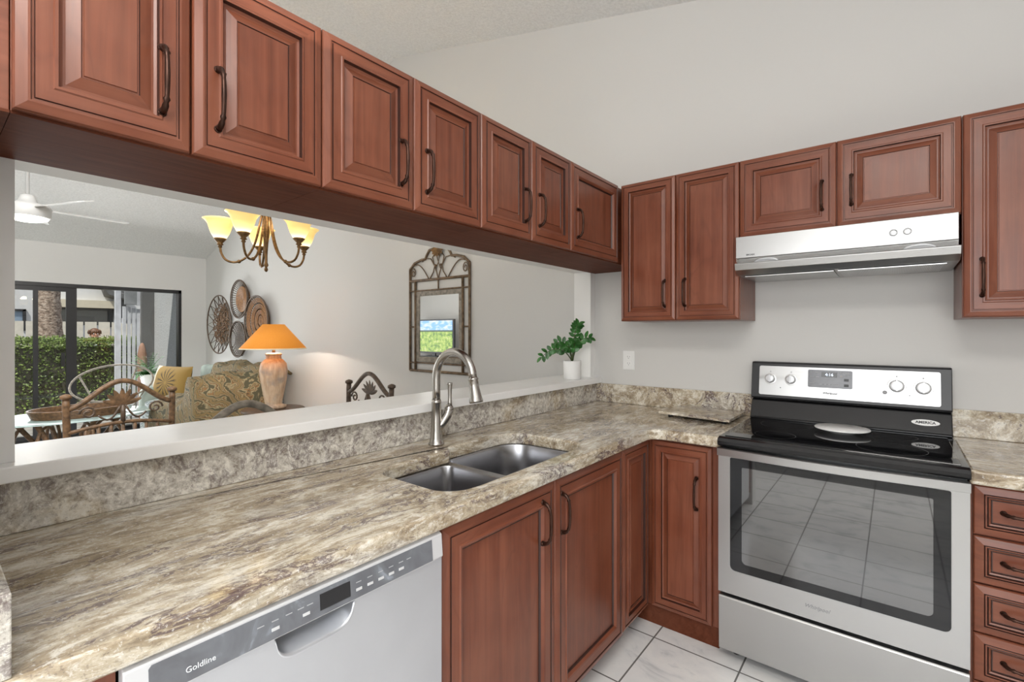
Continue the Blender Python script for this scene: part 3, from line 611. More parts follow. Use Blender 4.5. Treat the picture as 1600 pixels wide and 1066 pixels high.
# oven door
m = MB()
fr = Fr((x0,-.624,.285),(1,0,0),(0,0,1),(0,-1,0)); dh = .586
def pane(u0,u1,v0,v1,r,n): return [fr(a,b,n) for a, b in arc(u0+.006,v1-.006,.006,180,90,4)+arc(u1-.006,v1-.006,.006,90,0,4)+arc(u1-r,v0+r,r,0,-90,6)+arc(u0+r,v0+r,r,-90,-180,6)]
win = pane(.045,.712,.098,.556,.02,.046)
ring_o = []
for p in win:
    u = p.x-x0; v = p.z-.285; c_ = V((.3785,0,.327)); dx_, dz_ = u-.378, v-.327
    k = min((w/2)/abs(dx_) if abs(dx_) > 1e-6 else 9e9, ((.293) if dz_ > 0 else .293)/abs(dz_)*(1) if abs(dz_) > 1e-6 else 9e9)
    ring_o.append((u, v))
# simple frame: four strips + rounded lower corners from a filled polygon with a hole
def plate_hole(outer, inner, n0, n1, frm):
    bm = bmesh.new(); es = []
    for loop in (outer, inner):
        vs = [bm.verts.new((a,b,0)) for a, b in loop]; es += [bm.edges.new((vs[i], vs[(i+1) % len(vs)])) for i in range(len(vs))]
    bmesh.ops.triangle_fill(bm, use_beauty=True, edges=es); bm.verts.index_update()
    P = [v.co.copy() for v in bm.verts]; F = [tuple(v.index for v in f.verts) for f in bm.faces]; bm.free()
    m = MB(); m.add([frm(p.x,p.y,n1) for p in P], F); m.add([frm(p.x,p.y,n0) for p in P], F)
    for loop in (outer, inner):
        k = len(loop); m.add([frm(a,b,n0) for a, b in loop]+[frm(a,b,n1) for a, b in loop], [(i,(i+1) % k,k+(i+1) % k,k+i) for i in range(k)])
    bmw = m; return bmw
inner = [(p.x-x0, p.z-.285) for p in win]
m = plate_hole([(0,0),(w,0),(w,dh),(0,dh)], inner, 0, .046, fr)
od = T.part('oven_door', m, STX)
m = MB(); m.prism([p+V((0,.003,0)) for p in win], V((0,.006,0))); T.part('oven_window', m, OVG, od)
m = plate_hole(inner, [(a*1+(.378-a)*.13, b+(.327-b)*.15) for a, b in inner], .044, .0445, fr)
T.part('window_border', m, BLG, od)
T.part('door_logo', text_mb('Whirlpool', .019, fr(.345,.048,.0466), fr.U, fr.V, fr.N, .0004, bold=.0002, shear=.35), GRP, od)
# bowed bar handle
m = MB(); N = 24; rings = []
for i in range(N+1):
    t = i/N; u = .0+w*t; o_ = .066+.024*sin(pi*t); z_ = .578
    rings.append([fr(u, z_-.017, o_-.009), fr(u, z_-.014, o_), fr(u, z_+.014, o_), fr(u, z_+.017, o_-.009), fr(u, z_+.014, o_-.018), fr(u, z_-.014, o_-.018)])
m.loft(rings, 0, False, True, True); hd = T.part('door_handle', m, STX, od)
for u in (.012, w-.012): m = MB(); m.box(fr(u-.012,.562,.045), fr(u+.012,.593,.052+.002)); T.part('handle_mount', m, STX, hd)
fr2 = Fr((x0,-.624,.047),(1,0,0),(0,0,1),(0,-1,0))
m = MB(); m.prism([fr2(0,0,0), fr2(0,0,.040), fr2(0,.216,.046), fr2(0,.222,.040), fr2(0,.222,0)], (w,0,0)); T.part('storage_drawer', m, STX, bev=.002)
# round spoon rest on the cooktop
T2 = single('trivet', MB().lathe([(.045,.9237),(.050,.927),(.085,.936),(.099,.940),(.1,.9425),(.098,.945),(.0,.9455)], (1.335,-.275,0), 48, close=False), WPL, 'round white trivet plate lying on the black cooktop', 'trivet', origin=(1.335,-.275,.9237))

# ---------------------------------------------------------------- hood
T = Thing('range_hood', 'stainless steel under-cabinet range hood above the cooktop', 'range hood', (1.32,-.19,1.6))
hx0, hx1 = .936, 1.694
sec = [(-.002,1.789),(-.366,1.789),(-.372,1.783),(-.372,1.692),(-.330,1.684),(-.372,1.655),(-.367,1.642),(-.340,1.618),(-.335,1.612),(-.002,1.612)]
m = MB(); m.box((hx0,-.372,1.692),(hx1,-.002,1.7905)); T.part('upper_shell', m, STX, bev=.002)
m = MB(); m.prism([(hx0,y,z) for y, z in [(-.005,1.691),(-.362,1.691),(-.345,1.652),(-.005,1.652)]], (hx1-hx0,0,0)); sh = T.part('light_strip', m, STV, label='darker angled steel strip with two lights')
m = MB(); m.prism([(hx0+.001,y,z) for y, z in [(-.005,1.651),(-.392,1.668),(-.397,1.664),(-.388,1.636),(-.35,1.616),(-.005,1.612)]], (hx1-hx0+.004,0,0)); T.part('visor', m, STX, bev=.0015)
for x in (hx0+.165, hx1-.165):
    p0 = V((x,-.3535,1.6715)); U_ = V((1,0,0)); Vv_ = V((0,.017,-.039)).normalized(); N_ = V((0,-.039,-.017)).normalized()
for xx in (1.06,1.585):
    c0 = V((xx,-.3545,1.672)); Uv = V((1,0,0)); Vv = V((0,.40,-.917)); Nv = V((0,-.917,-.40))
    m = MB(); rings = [[c0+Uv*a*cos(k*pi/14)+Vv*b*sin(k*pi/14)+Nv*n for k in range(28)] for a, b, n in ((.048,.0165,0),(.048,.0165,.003),(.042,.0125,.004),(.036,.010,.002))]
    m.loft(rings, 0, True, False, True); T.part('hood_lamp', m, SILV, sh)
for (x, t) in ((1.507,'\u25CB'),(1.549,'\u25CB')):
    m = MB(); m.tube([(x+.012*cos(k*pi/14), -.3725, 1.738+.012*sin(k*pi/14)) for k in range(28)], .0012, 6, closed=True)
    b = T.part('button', m, DKP)
    m = MB(); m.lathe([(.010,-.372),(.010,-.3735),(.008,-.3742)], (x,0,1.738), 24, axis='y'); T.part('button_cap', m, SILV, b)
T.part('brand_lettering', text_mb('BROAN', .010, (hx0+.062,-.3724,1.705), (1,0,0), (0,0,1), (0,-1,0), .0003, bold=.0004), DKP)
m = MB()
for a, b in ((hx0+.03,1.31),(1.325,hx1-.03)):
    m.box((a,-.33,1.6095),(b,-.03,1.6125))
ft = T.part('filter', m, STX)
m = MB()
for i in range(60): m.box((1.33+i*.0055,-.325,1.6085),(1.332+i*.0055,-.035,1.6097))
T.part('filter_mesh', m, SILV, ft)

# ---------------------------------------------------------------- outlet
T = Thing('wall_outlet', 'white duplex wall outlet above the backsplash left of the range', 'outlet', (.235,0,1.18))
T.part('cover_plate', MB().box((.197,-.006,1.122),(.273,-.0005,1.238)), WPL, bev=.002)
for z in (1.160,1.200):
    s_ = T.part('receptacle', rpanel(Fr((.235,-.006,z),(1,0,0),(0,0,1),(0,-1,0)), -.017,.017,-.014,.014,.008,0,.0016), CERM)
    m = MB(); m.box((.2275,-.0081,z-.001),(.229,-.0074,z+.008)); m.box((.241,-.0081,z-.001),(.2425,-.0074,z+.007)); m.lathe([(.0022,-.0081),(.0022,-.0074)], (.235,0,z-.007), 10, axis='y'); T.part('socket_slot', m, DKP, s_)
# ---------------------------------------------------------------- plant on ledge
px, py = -.035, -.222
T = Thing('potted_plant', 'small green plant in a white cylinder pot on the white ledge', 'plant', (px,py,1.066))
T.part('pot', MB().lathe([(.050,1.0665),(.053,1.069),(.055,1.175),(.054,1.178),(.050,1.178),(.049,1.16),(0.0,1.16)], (px,py,0), 36, close=False), CERM)
T.part('soil', MB().lathe([(.0495,1.158),(.0495,1.162),(.0,1.164)], (px,py,0), 20, close=False), SOIL)
def leaf(m, p, d, up, L, Wd, fold=.25, n=6, curl=.15):
    d = V(d).normalized(); s_ = d.cross(V(up)); s_ = s_.normalized() if s_.length > 1e-4 else V((1,0,0)); u_ = s_.cross(d)
    vs = []
    for i in range(n+1):
        t = i/n; wd = Wd*(sin(pi*min(1,t*.96+.02))**.6)*(1-.15*t); c0 = V(p)+d*L*t-u_*curl*L*t*t
        vs += [c0-s_*wd/2+u_*wd*fold*.5, c0, c0+s_*wd/2+u_*wd*fold*.5]
    m.add(vs, [(3*i+a, 3*i+a+1, 3*i+a+4, 3*i+a+3) for i in range(n) for a in (0,1)], 0, True)
ms, ml = MB(), MB(); CR = V((.781,.624,0)); CF = V((-.624,.781,0))
for (rt, fw, hh, sag, nl) in ((-.19,-.02,.125,.09,7),(.035,-.02,.235,.0,7),(.11,.02,.17,.02,5),(-.05,-.05,.12,.02,5),(-.09,.06,.15,.03,5),(.05,.05,.14,.01,4),(.015,-.06,.13,.0,5)):
    pts = []
    for i in range(11):
        t = i/10; h_ = hh*(1-(1-t)**2)+(-sag*t**3); pts.append(V((px,py,1.165))+CR*rt*t**1.3+CF*fw*t+V((0,0,h_)))
    ms.tube(pts, [.0042-.0025*i/10 for i in range(11)], 6)
    for j in range(nl):
        t = .34+.62*j/(nl-1); i = int(t*10); p = pts[i].lerp(pts[min(10,i+1)], t*10-i); tg = (pts[min(10,i+1)]-pts[i-1]).normalized()
        sd = tg.cross(CF).normalized()
        for sg in (-1, 1):
            dd_ = tg*.55+sd*sg*1.0+CF*random.uniform(-.5,.3); leaf(ml, p, dd_, -CF+V((random.uniform(-.5,.5),0,random.uniform(.2,.9))), .040*random.uniform(.85,1.15), .027, .2, curl=.1)
    leaf(ml, pts[-1], (pts[-1]-pts[-2]), V((0,-1,.6)), .042, .027)
T.part('stems', ms, STEM); T.part('foliage', ml, LEAF)

# ---------------------------------------------------------------- chandelier
cx, cy = -1.35, -1.465
T = Thing('chandelier', 'antique brass five-arm chandelier with glowing amber glass shades', 'chandelier', (cx,cy,1.78))
ztop = zc(cx); 
T.part('stem', MB().lathe([(.012,2.18),(.010,2.22),(.006,2.26),(.006,ztop),(.05,ztop),(.055,ztop+.028)], (cx,cy,0), 16), BRASS)
T.part('center_column', MB().lathe([(.0,1.735),(.008,1.740),(.011,1.75),(.006,1.762),(.013,1.775),(.008,1.79),(.0075,1.83),(.012,1.90),(.020,1.97),(.0165,2.06),(.022,2.10),(.030,2.12),(.03,2.15),(.015,2.18),(.012,2.19)], (cx,cy,0), 20), BRASS)
cam_a = math.atan2(.624,.781)
for k in range(5):
    a = cam_a+R(270+72*k); d = V((cos(a),sin(a),0)); c0 = V((cx,cy,0)); Rr = .235
    P = [(.012,2.10),(.030,2.03),(.045,1.95),(.065,1.88),(.095,1.825),(.135,1.793),(.175,1.785),(.21,1.800),(.230,1.835),(.235,1.865)]
    # smooth by subdivision
    Q = []
    for i in range(len(P)-1):
        p0, p1, p2, p3 = P[max(0,i-1)], P[i], P[i+1], P[min(len(P)-1,i+2)]
        for j in range(4):
            t = j/4; Q.append(tuple(.5*((2*p1[q])+(-p0[q]+p2[q])*t+(2*p0[q]-5*p1[q]+4*p2[q]-p3[q])*t*t+(-p0[q]+3*p1[q]-3*p2[q]+p3[q])*t**3) for q in (0,1)))
    Q.append(P[-1])
    m = MB(); m.tube([c0+d*r+V((0,0,z)) for r, z in Q], .0065, 8); m.ball(c0+d*.14+V((0,0,1.79)), .011, 10); arm = T.part('arm', m, BRASS)
    e = c0+d*Rr
    T.part('cup', MB().lathe([(.006,1.862),(.012,1.868),(.008,1.876),(.018,1.882),(.012,1.890),(.026,1.905),(.033,1.914),(.030,1.918)], (e.x,e.y,0), 18), BRASS, arm)
    # glass shade, its own origin so that the colour runs along its height
    m = MB(); m.lathe([(.026,.0),(.034,.008),(.046,.03),(.055,.055),(.062,.08),(.075,.100),(.088,.110),(.086,.111),(.072,.102),(.058,.080),(.050,.055),(.041,.03),(.028,.006)], (0,0,0), 28, close=False)
    so = mkobj('glass_shade', m, SHADE); so.parent = T.o; so.location = (e.x-cx, e.y-cy, 1.915-1.78)
    T.part('bulb', MB().ball((e.x,e.y,1.962), .020, 12, sc=(1,1,1.3)), BULB)
    light('chandelier_bulb_light', 'POINT', (e.x,e.y,2.05), (0,0,0), 1.6, (1,.80,.52), .04)

T.o.location.z -= .032
for o_ in bpy.data.objects:
    if o_.name.startswith('chandelier_bulb_light'): o_.location.z -= .032

# ---------------------------------------------------------------- ceiling fan
fxx, fyy, fz = -4.02, -2.165, 2.27
T = Thing('ceiling_fan', 'white ceiling fan with a glowing round light, left edge of the opening', 'ceiling fan', (fxx,fyy,fz))
zt_ = zc(fxx)
T.part('downrod', MB().lathe([(.013,fz+.19),(.013,zt_-.05),(.06,zt_-.05),(.07,zt_+.0)], (fxx,fyy,0), 16), FANW)
T.part('motor_housing', MB().lathe([(.125,fz+.02),(.142,fz+.03),(.145,fz+.105),(.135,fz+.125),(.065,fz+.135),(.05,fz+.18),(.045,fz+.20),(.02,fz+.21)], (fxx,fyy,0), 36), FANW)
T.part('light_lens', MB().lathe([(.0,fz-.012),(.08,fz-.006),(.122,fz+.008),(.130,fz+.022),(.125,fz+.03)], (fxx,fyy,0), 36, close=False), FANL)
for k in range(5):
    a = cam_a+R(-16+72*k); d = V((cos(a),sin(a),0)); s_ = V((-sin(a),cos(a),0)); o_ = V((fxx,fyy,fz+.10))
    m = MB(); tl = V((0,0,.018))
    pts = [(.12,-.025),(.2,-.05),(.60,-.068),(.66,-.055),(.68,-.02),(.68,.045),(.6,.062),(.2,.05),(.12,.025)]
    m.prism([o_+d*u+s_*v+tl*(v/.06) for u, v in pts], (0,0,.007)); T.part('blade', m, FANW)
light('fan_lamp_light', 'POINT', (fxx,fyy,fz-.08), (0,0,0), 7, (1,.97,.9), .1)

# ---------------------------------------------------------------- mirror on the living wall
T = Thing('wall_mirror', 'arched iron framed wall mirror with scrollwork on the far wall', 'mirror', (-1.465,0,1.02))
mx0, mx1, mz0, mz1 = -1.826,-1.105,1.022,1.905
Y = -.012
m = MB(); q = .011
for a, b in (((mx0,mz0),(mx1,mz0)),((mx0,mz0),(mx0,mz1)),((mx1,mz0),(mx1,mz1)),((mx0,1.80),(mx1,1.80)),((mx0,1.712),(mx1,1.712)),((mx0,1.09),(mx1,1.09)),((-1.755,mz0),(-1.755,1.80)),((-1.18,mz0),(-1.18,1.80)),((-1.465,1.712),(-1.465,1.80)),((mx0,1.40),(-1.755,1.40)),((-1.18,1.40),(mx1,1.40))):
    r_ = q if (a[0] in (mx0,mx1) and a[0] == b[0]) or a[1] == mz0 or a[1] == 1.80 else .0065
    m.tube([(a[0],Y,a[1]),(b[0],Y,b[1])], r_, 8)
ar = [(mx0,mz1),(mx0+.06,mz1+.05),(mx0+.15,mz1+.072),(mx0+.20,mz1+.075),(mx0+.215,mz1+.10),(mx0+.25,mz1+.145),(-1.465,mz1+.163)]
ar = ar+[(2*-1.465-a, b) for a, b in ar[-2::-1]]
m.tube([(a,Y,b) for a, b in ar], .011, 8); T.part('frame', m, MIRF)
m = MB()
for sg in (-1, 1):
    X = lambda u: -1.465+sg*u
    m.tube([(X(.0),Y,1.80),(X(.02),Y,1.86),(X(.055),Y,1.93),(X(.07),Y,1.985),(X(.04),Y,2.02)], .005, 6)
    m.tube([(X(.02),Y,2.0),(X(.0),Y,1.94),(X(-.03),Y,1.88)], .004, 6)
    m.tube([(X(.10),Y,1.81),(X(.06),Y,1.86),(X(.045),Y,1.91),(X(.09),Y,1.975),(X(.16),Y,1.985),(X(.20),Y,1.96)], .005, 6)
    m.tube([(X(.12+.0*i),Y,1.81) if i == 0 else (X(.12+.19*(i/10)),Y,1.81+.13*sin(i/10*pi*.62)) for i in range(11)], .005, 6)
    m.tube([(X(.315+.034*(1-k/22)*cos(.6*k-.6)),Y,1.87+.05*(1-k/22)*sin(.6*k-.6)) for k in range(18)], .0045, 6)
    m.ball((X(.035),Y,1.915), .012, 8)
T.part('scrollwork', m, MIRF)
m = MB()
for k in range(7):
    a = R(-90+(k-3)*26); m2 = V((cos(a),0,sin(a))); leaf(m, V((-1.465,-.018,2.055)), m2, (0,-1,0), .075, .04, .3, curl=-.1)
T.part('palm_crest', m, BRASS, label='bronze palm leaf crest')
m = plate_hole([(-1.745,1.10),(-1.19,1.10),(-1.19,1.705),(-1.745,1.705)], [(-1.705,1.14),(-1.225,1.14),(-1.225,1.665),(-1.705,1.665)], .002, .012, Fr((0,0,0),(1,0,0),(0,0,1),(0,-1,0))); T.part('inner_frame', m, RATG)
T.part('mirror_glass', MB().box((-1.706,-.0065,1.139),(-1.224,-.002,1.666)), MIR)

# ---------------------------------------------------------------- wall baskets
def basket(name, label, cxx, czz, rx, rz, style, mats):
    T = Thing(name, label, 'wall basket', (cxx,-.001,czz), 0, 'woven baskets on the living room wall')
    c_ = V((cxx,0,czz)); P = lambda a, k, y: V((cxx+rx*k*cos(a), y, czz+rz*k*sin(a)))
    m = MB(); N = 40; m.tube([P(2*pi*i/N,1,-.085) for i in range(N)], .009, 6, closed=True)
    if style != 'star': m.tube([P(2*pi*i/N,.97,-.07) for i in range(N)], .006, 6, closed=True)
    rim = T.part('rim', m, RATD)
    m = MB()
    if style == 'star':
        n = 34
        m.tube([P(2*pi*i/n, 1 if i % 2 else .66, -.08 if i % 2 else -.05) for i in range(n)], .006, 5, closed=True)
        T.part('zigzag_weave', m, RATD)
        m = MB()
        for i in range(260):
            a = random.uniform(0, 2*pi); k = random.uniform(.05,.62); b = a+random.uniform(-.5,.5); k2 = k+random.uniform(.06,.2)
            m.tube([P(a,k,-.035-.02*random.random()), P((a+b)/2,(k+k2)/2,-.06), P(b,k2,-.03-.02*random.random())], .0055, 4)
        T.part('twig_weave', m, mats); 
        m = MB(); m.lathe([(.0,-.004),(.25,-.006),(.25,-.014),(.0,-.018)], (cxx,0,czz), 24, axis='y', close=False); T.part('center_disc', m, RATG)
    elif style == 'grid':
        for i in range(-6,7):
            t = i/7; h_ = sqrt(1-t*t)
            m.tube([(cxx+rx*t, -.02-.05*abs(s)**3, czz+rz*h_*s) for s in [q/5 for q in range(-5,6)]], .0045, 4)
        for i in range(-11,12):
            t = i/12; h_ = sqrt(1-t*t)
            m.tube([(cxx+rx*h_*s, -.025-.05*abs(s)**3, czz+rz*t) for s in [q/5 for q in range(-5,6)]], .0045, 4)
        T.part('grid_weave', m, mats)
    else:
        n = 44
        for i in range(n):
            a = 2*pi*i/n; m.tube([P(a,1,-.08), P(a,.8,-.045), P(a,.62,-.02)], .0045, 4)
        T.part('spokes', m, RATD)
        m = MB(); K = 26 if style == 'spoke' else 20
        for j in range(K):
            k = (.66 if style == 'spoke' else .95)*(j+1)/K
            if style == 'arcs' and j % 5 == 4: continue
            m.tube([P(2*pi*i/30,k,-.02-.06*k*k) for i in range(30)], .0075, 4, closed=True)
        m.lathe([(0,-.004),(rx*.6,-.006),(rx*.6,-.012),(0,-.012)], (cxx,0,czz), 24, axis='y', close=False)
        T.part('coil_weave', m, mats)
    return T
basket('wall_basket', 'large star-rimmed basket at the left, biggest of the four on the wall', -5.86,1.465,.41,.405,'star',[RAT])
basket('wall_basket', 'upper basket of the wall group with thin spokes and a copper coiled centre', -5.20,1.79,.255,.25,'spoke',[COP])
basket('wall_basket', 'copper coiled basket at the right, partly behind the orange lampshade', -4.70,1.50,.32,.31,'arcs',[COP])
basket('wall_basket', 'lower dark grid-weave basket at the bottom of the wall group', -5.25,1.265,.245,.235,'grid',[RATD])

# ---------------------------------------------------------------- table lamp on side table
lx, ly, lz = -3.27, -.53, .605
T = Thing('side_table', 'round wooden side table under the orange lamp', 'side table', (lx,ly,0))
T.part('table_top', MB().lathe([(.0,.575),(.27,.575),(.285,.582),(.285,.598),(.275,.605),(0,.605)], (lx,ly,0), 36, close=False), RATD)
for k in range(4):
    a = pi/4+k*pi/2; T.part('leg', MB().tube([(lx+.20*cos(a),ly+.20*sin(a),.576),(lx+.17*cos(a),ly+.17*sin(a),.3),(lx+.22*cos(a),ly+.22*sin(a),0)], .018, 8), RATD)
T = Thing('table_lamp', 'clay table lamp with a wide orange cone shade, lit', 'lamp', (lx,ly,lz))
T.part('lamp_base', MB().lathe([(.085,.6055),(.115,.61),(.115,.635),(.085,.645),(.078,.66),(.10,.78),(.120,.90),(.128,.98),(.115,1.05),(.085,1.085),(.068,1.095),(.072,1.105),(.068,1.12),(.072,1.13),(.078,1.14),(.06,1.15),(.02,1.155)], (lx,ly,0), 32), CLAY)
T.part('neck', MB().lathe([(.015,1.154),(.015,1.20),(.022,1.205),(.022,1.24),(.008,1.25),(.008,1.27)], (lx,ly,0), 14), BRASS)
m = MB(); m.lathe([(.298,1.192),(.3,1.194),(.098,1.432),(.096,1.430),(.2965,1.190)], (lx,ly,0), 40, close=False); T.part('lamp_shade', m, LSH)
m = MB(); m.lathe([(.2955,1.189),(.301,1.189),(.301,1.199),(.297,1.2)], (lx,ly,0), 40, close=False); T.part('shade_trim', m, LIN)
T.part('bulb', MB().ball((lx,ly,1.285), .03, 12), BULB)
light('table_lamp_light', 'POINT', (lx,ly,1.25), (0,0,0), 22, (1,.93,.82), .03)

# ---------------------------------------------------------------- sofa
def puff(m, c, hx, hy, hz, e=.35, nu=20, nv=12, rot=None, lump=0, mi=0):
    M = rot or Matrix.Identity(3)
    def sp(v, p): return math.copysign(abs(v)**p, v)
    vs = []; fs = []
    for j in range(nv+1):
        ph = -pi/2+pi*j/nv
        for i in range(nu):
            th = 2*pi*i/nu; p = V((hx*sp(cos(ph),e)*sp(cos(th),e), hy*sp(cos(ph),e)*sp(sin(th),e), hz*sp(sin(ph),e)))
            if lump: p += p.normalized()*lump*noise.noise(p*9+V(c)*3)
            vs.append(V(c)+M@p)
    for j in range(nv):
        for i in range(nu): i2 = (i+1) % nu; fs.append((j*nu+i, j*nu+i2, (j+1)*nu+i2, (j+1)*nu+i))
    m.add(vs, fs, mi, True); return m
T = Thing('sofa', 'leaf-print upholstered sofa under the wall baskets, right end covered by a throw', 'sofa', (-5.1,-.5,0))
sx0, sx1 = -6.15, -4.10
T.part('base', puff(MB(), ((sx0+sx1)/2,-.5,.2), (sx1-sx0)/2, .44, .15, .15), SOFA)
for k in range(2): T.part('seat_cushion', puff(MB(), (sx0+.25+.4+k*.80,-.56,.42), .40, .40, .09, .35, lump=.02), GRN if k else SOFA)
for k in range(2): T.part('back_cushion', puff(MB(), (sx0+.25+.4+k*.80,-.21,.67), .40, .13, .25, .4, lump=.03), SAGE if k else SAGE)
T.part('backrest', puff(MB(), ((sx0+sx1)/2,-.09,.5), (sx1-sx0)/2, .08, .35, .2), SOFA)
T.part('armrest', puff(MB(), (sx0+.11,-.5,.43), .13, .44, .24, .4), SAGE); T.part('armrest', puff(MB(), (sx1-.08,-.5,.50), .15, .44, .33, .45, lump=.02), YEL, label='straw yellow armrest')
for x in (sx0+.15, sx1-.15):
    for y in (-.85,-.15): T.part('leg', MB().lathe([(.02,0),(.028,.08)], (x,y,0), 10), RATD)
# throw
def sstep(x, a, b): t = max(0, min(1, (x-a)/(b-a))); return t*t*(3-2*t)
def thr(u, v):
    # u along the sofa and down the outer side of the arm, v from behind the back to the front
    ua = min(1, u/.68); dn = max(0, (u-.68)/.32)
    x = -5.16+1.24*ua-.10*v*(1-ua)
    path = [(-.02,.86),(-.16,.965),(-.36,.93),(-.43,.74),(-.56,.60),(-.85,.575),(-.99,.52),(-1.02,.32),(-1.02,.15)]
    t = v*(len(path)-1); i = min(int(t), len(path)-2); f = t-i
    y = path[i][0]*(1-f)+path[i+1][0]*f; z = path[i][1]*(1-f)+path[i+1][1]*f
    arm = sstep(ua, .66, .86)
    if y > -.985: z = max(z, .875*arm+z*(1-arm)-.04*sstep(ua,.93,1))
    n_ = noise.noise(V((x*5, y*5, 1.3+z)))*.05+noise.noise(V((x*14, y*9, 4+z*6)))*.02
    p = V((x, y-.02+n_*.6*(y < -.9), z+n_*(1-dn)+.03))
    if dn > 0:
        p.x += .05*sstep(dn,0,.25)+n_*.7; p.z -= dn*.66*sstep(v,.12,.30)
    return p
single('throw_blanket', MB().grid(thr, 40, 50), THROW, 'tropical print throw blanket draped over the right end of the sofa', 'blanket', origin=(-4.6,-.5,.5))
bpy.data.objects['throw_blanket'].modifiers.new('thick', 'SOLIDIFY').thickness = .012
# pillow
Mx = Matrix.Rotation(R(-14), 3, 'X'); 
po = Thing('throw_pillow', 'gold flower pillow with cream side bands leaning on the sofa back', 'pillow', (-5.75,-.67,.715), R(18), world=False)
def pil(x0, x1, hz, hy):
    def f(u, v): return None
    m = MB(); nu, nv = 20, 14; vs = []; fs = []
    for s_ in (-1, 1):
        for j in range(nv+1):
            for i in range(nu+1):
                x = x0+(x1-x0)*i/nu; z = -hz+2*hz*j/nv; X = x/.32; Zz = z/.2
                th = hy*max(0, (1-min(1,abs(X))**3)*(1-min(1,abs(Zz))**3))**.6
                pt = Mx@V((x*(1-.05*abs(Zz)**2*0), s_*th, z*(1-.08*(1-abs(X)**2)*0+.05*abs(X)**3))); vs.append(pt)
    n_ = (nu+1)*(nv+1)
    for s_ in (0, 1):
        for j in range(nv):
            for i in range(nu): a = s_*n_+j*(nu+1)+i; fs.append((a,a+1,a+nu+2,a+nu+1))
    m.add(vs, fs, 0, True); return m
po.part('center_panel', pil(-.235,.32,.2,.085), GOLD); po.part('side_band', pil(-.32,-.235,.2,.085), CRM, label='cream side band')
# coffee table, tray
kx, ky = -5.25, -1.72
T = Thing('coffee_table', 'oval glass coffee table on a curled rattan base before the glass door', 'coffee table', (kx,ky,0))
T.part('glass_top', MB().lathe([(.0,.465),(.70,.465),(.71,.47),(.71,.48),(.70,.484),(0,.484)], (kx,ky,0), 48, sx=.72, sy=1.0, close=False), GTOP)
m = MB()
for k in range(6):
    a = k*pi/3+.3; d = V((cos(a),sin(a),0)); c0 = V((kx,ky,0))
    m.tube([c0+d*(.30+.12*cos(t))+V((0,0,.22+.20*sin(t))) for t in [q*2*pi/16 for q in range(16)]], .016, 6, closed=True)
    m.tube([c0+d*.40+V((0,0,0)), c0+d*.26+V((0,0,.22)), c0+d*.42+V((0,0,.464))], .024, 8)
m.tube([(kx+.30*cos(q*pi/12),ky+.30*sin(q*pi/12),.03) for q in range(24)], .02, 6, closed=True)
T.part('base', m, RAT)
T = Thing('wicker_tray', 'oval woven wicker tray on the glass coffee table', 'tray', (kx+.08,ky-.02,.484)); tx, ty = kx+.10, ky+.06
m = MB()
for j in range(6): m.tube([(tx+(.26+.006*j)*cos(q*pi/20),ty+(.36+.006*j)*sin(q*pi/20),.495+j*.014) for q in range(40)], .0095, 6, closed=True)
T.part('rim', m, RAT); T.part('tray_bottom', MB().lathe([(0,.4845),(1,.4845),(1,.494),(0,.494)], (tx,ty,0), 32, sx=.26, sy=.36, close=False), plain('tray_paper', (.6,.6,.55), .5))
# hoop chair
T = Thing('hoop_chair', 'round hoop frame lounge chair beside the glass door', 'chair', (-5.93,-1.30,0))
hc = V((-5.95,-1.22,.74)); ax1 = V((.0,1,.16)).normalized(); ax2 = V((-.55,-.1,.72)).normalized()
hp = lambda a, k=1: hc+ax1*.40*k*cos(a)+ax2*.25*k*sin(a)
m = MB(); m.tube([hp(q*pi/20) for q in range(40)], .011, 8, closed=True); T.part('hoop', m, RATG)
nrm = ax1.cross(ax2).normalized(); nrm = nrm if nrm.z < 0 else -nrm
m = MB(); m.grid(lambda u, v: hp(2*pi*u, max(.02,v)*.5)+V((0,0,-.30-.04*(1-v*v))), 24, 6); T.part('seat_pad', m, SOFA)
m = MB()
for k in range(4): a = pi/4+k*pi/2; m.tube([hp(a), hp(a,.5)+V((0,0,-.31)), V((hc.x+.28*cos(a),hc.y+.28*sin(a),0))], .009, 6)
T.part('leg_frame', m, RATG)
# fern on stand
ex, ey = -6.25, -1.0
T = Thing('potted_fern', 'bright green fern on a stand between the glass door and sofa', 'plant', (-6.36,-.76,0)); ex, ey = -6.36, -.76
T.part('stand', MB().lathe([(.14,0),(.12,.02),(.03,.04),(.03,.60),(.10,.62),(.10,.64)], (ex,ey,0), 16), RATD)
T.part('pot', MB().lathe([(.07,.641),(.10,.78),(.105,.79),(.095,.79),(.09,.77),(0,.77)], (ex,ey,0), 20, close=False), CERM)
m = MB()
for k in range(46):
    a = random.uniform(0,2*pi); L = random.uniform(.18,.30); up = random.uniform(.10,.36); d = V((cos(a),sin(a)*.9,0)); p0 = V((ex,ey,.77)); pts = [p0+d*L*t*.75+V((0,0,up*t*1.4-.18*t*t)) for t in [i/9 for i in range(10)]]
    if max(p.x for p in pts) > 9: continue
    pts = [V((max(p.x,-6.54),p.y,p.z)) for p in pts]
    m.tube(pts, .002, 4)
    for i in range(1,10):
        tg = (pts[i]-pts[i-1]).normalized(); s_ = tg.cross(V((0,0,1))).normalized()
        for sg in (-1,1): leaf(m, pts[i], s_*sg+tg*.3, V((0,0,1)), .085*(1-.07*i), .024, 0, 2)
T.part('fronds', m, FRN)

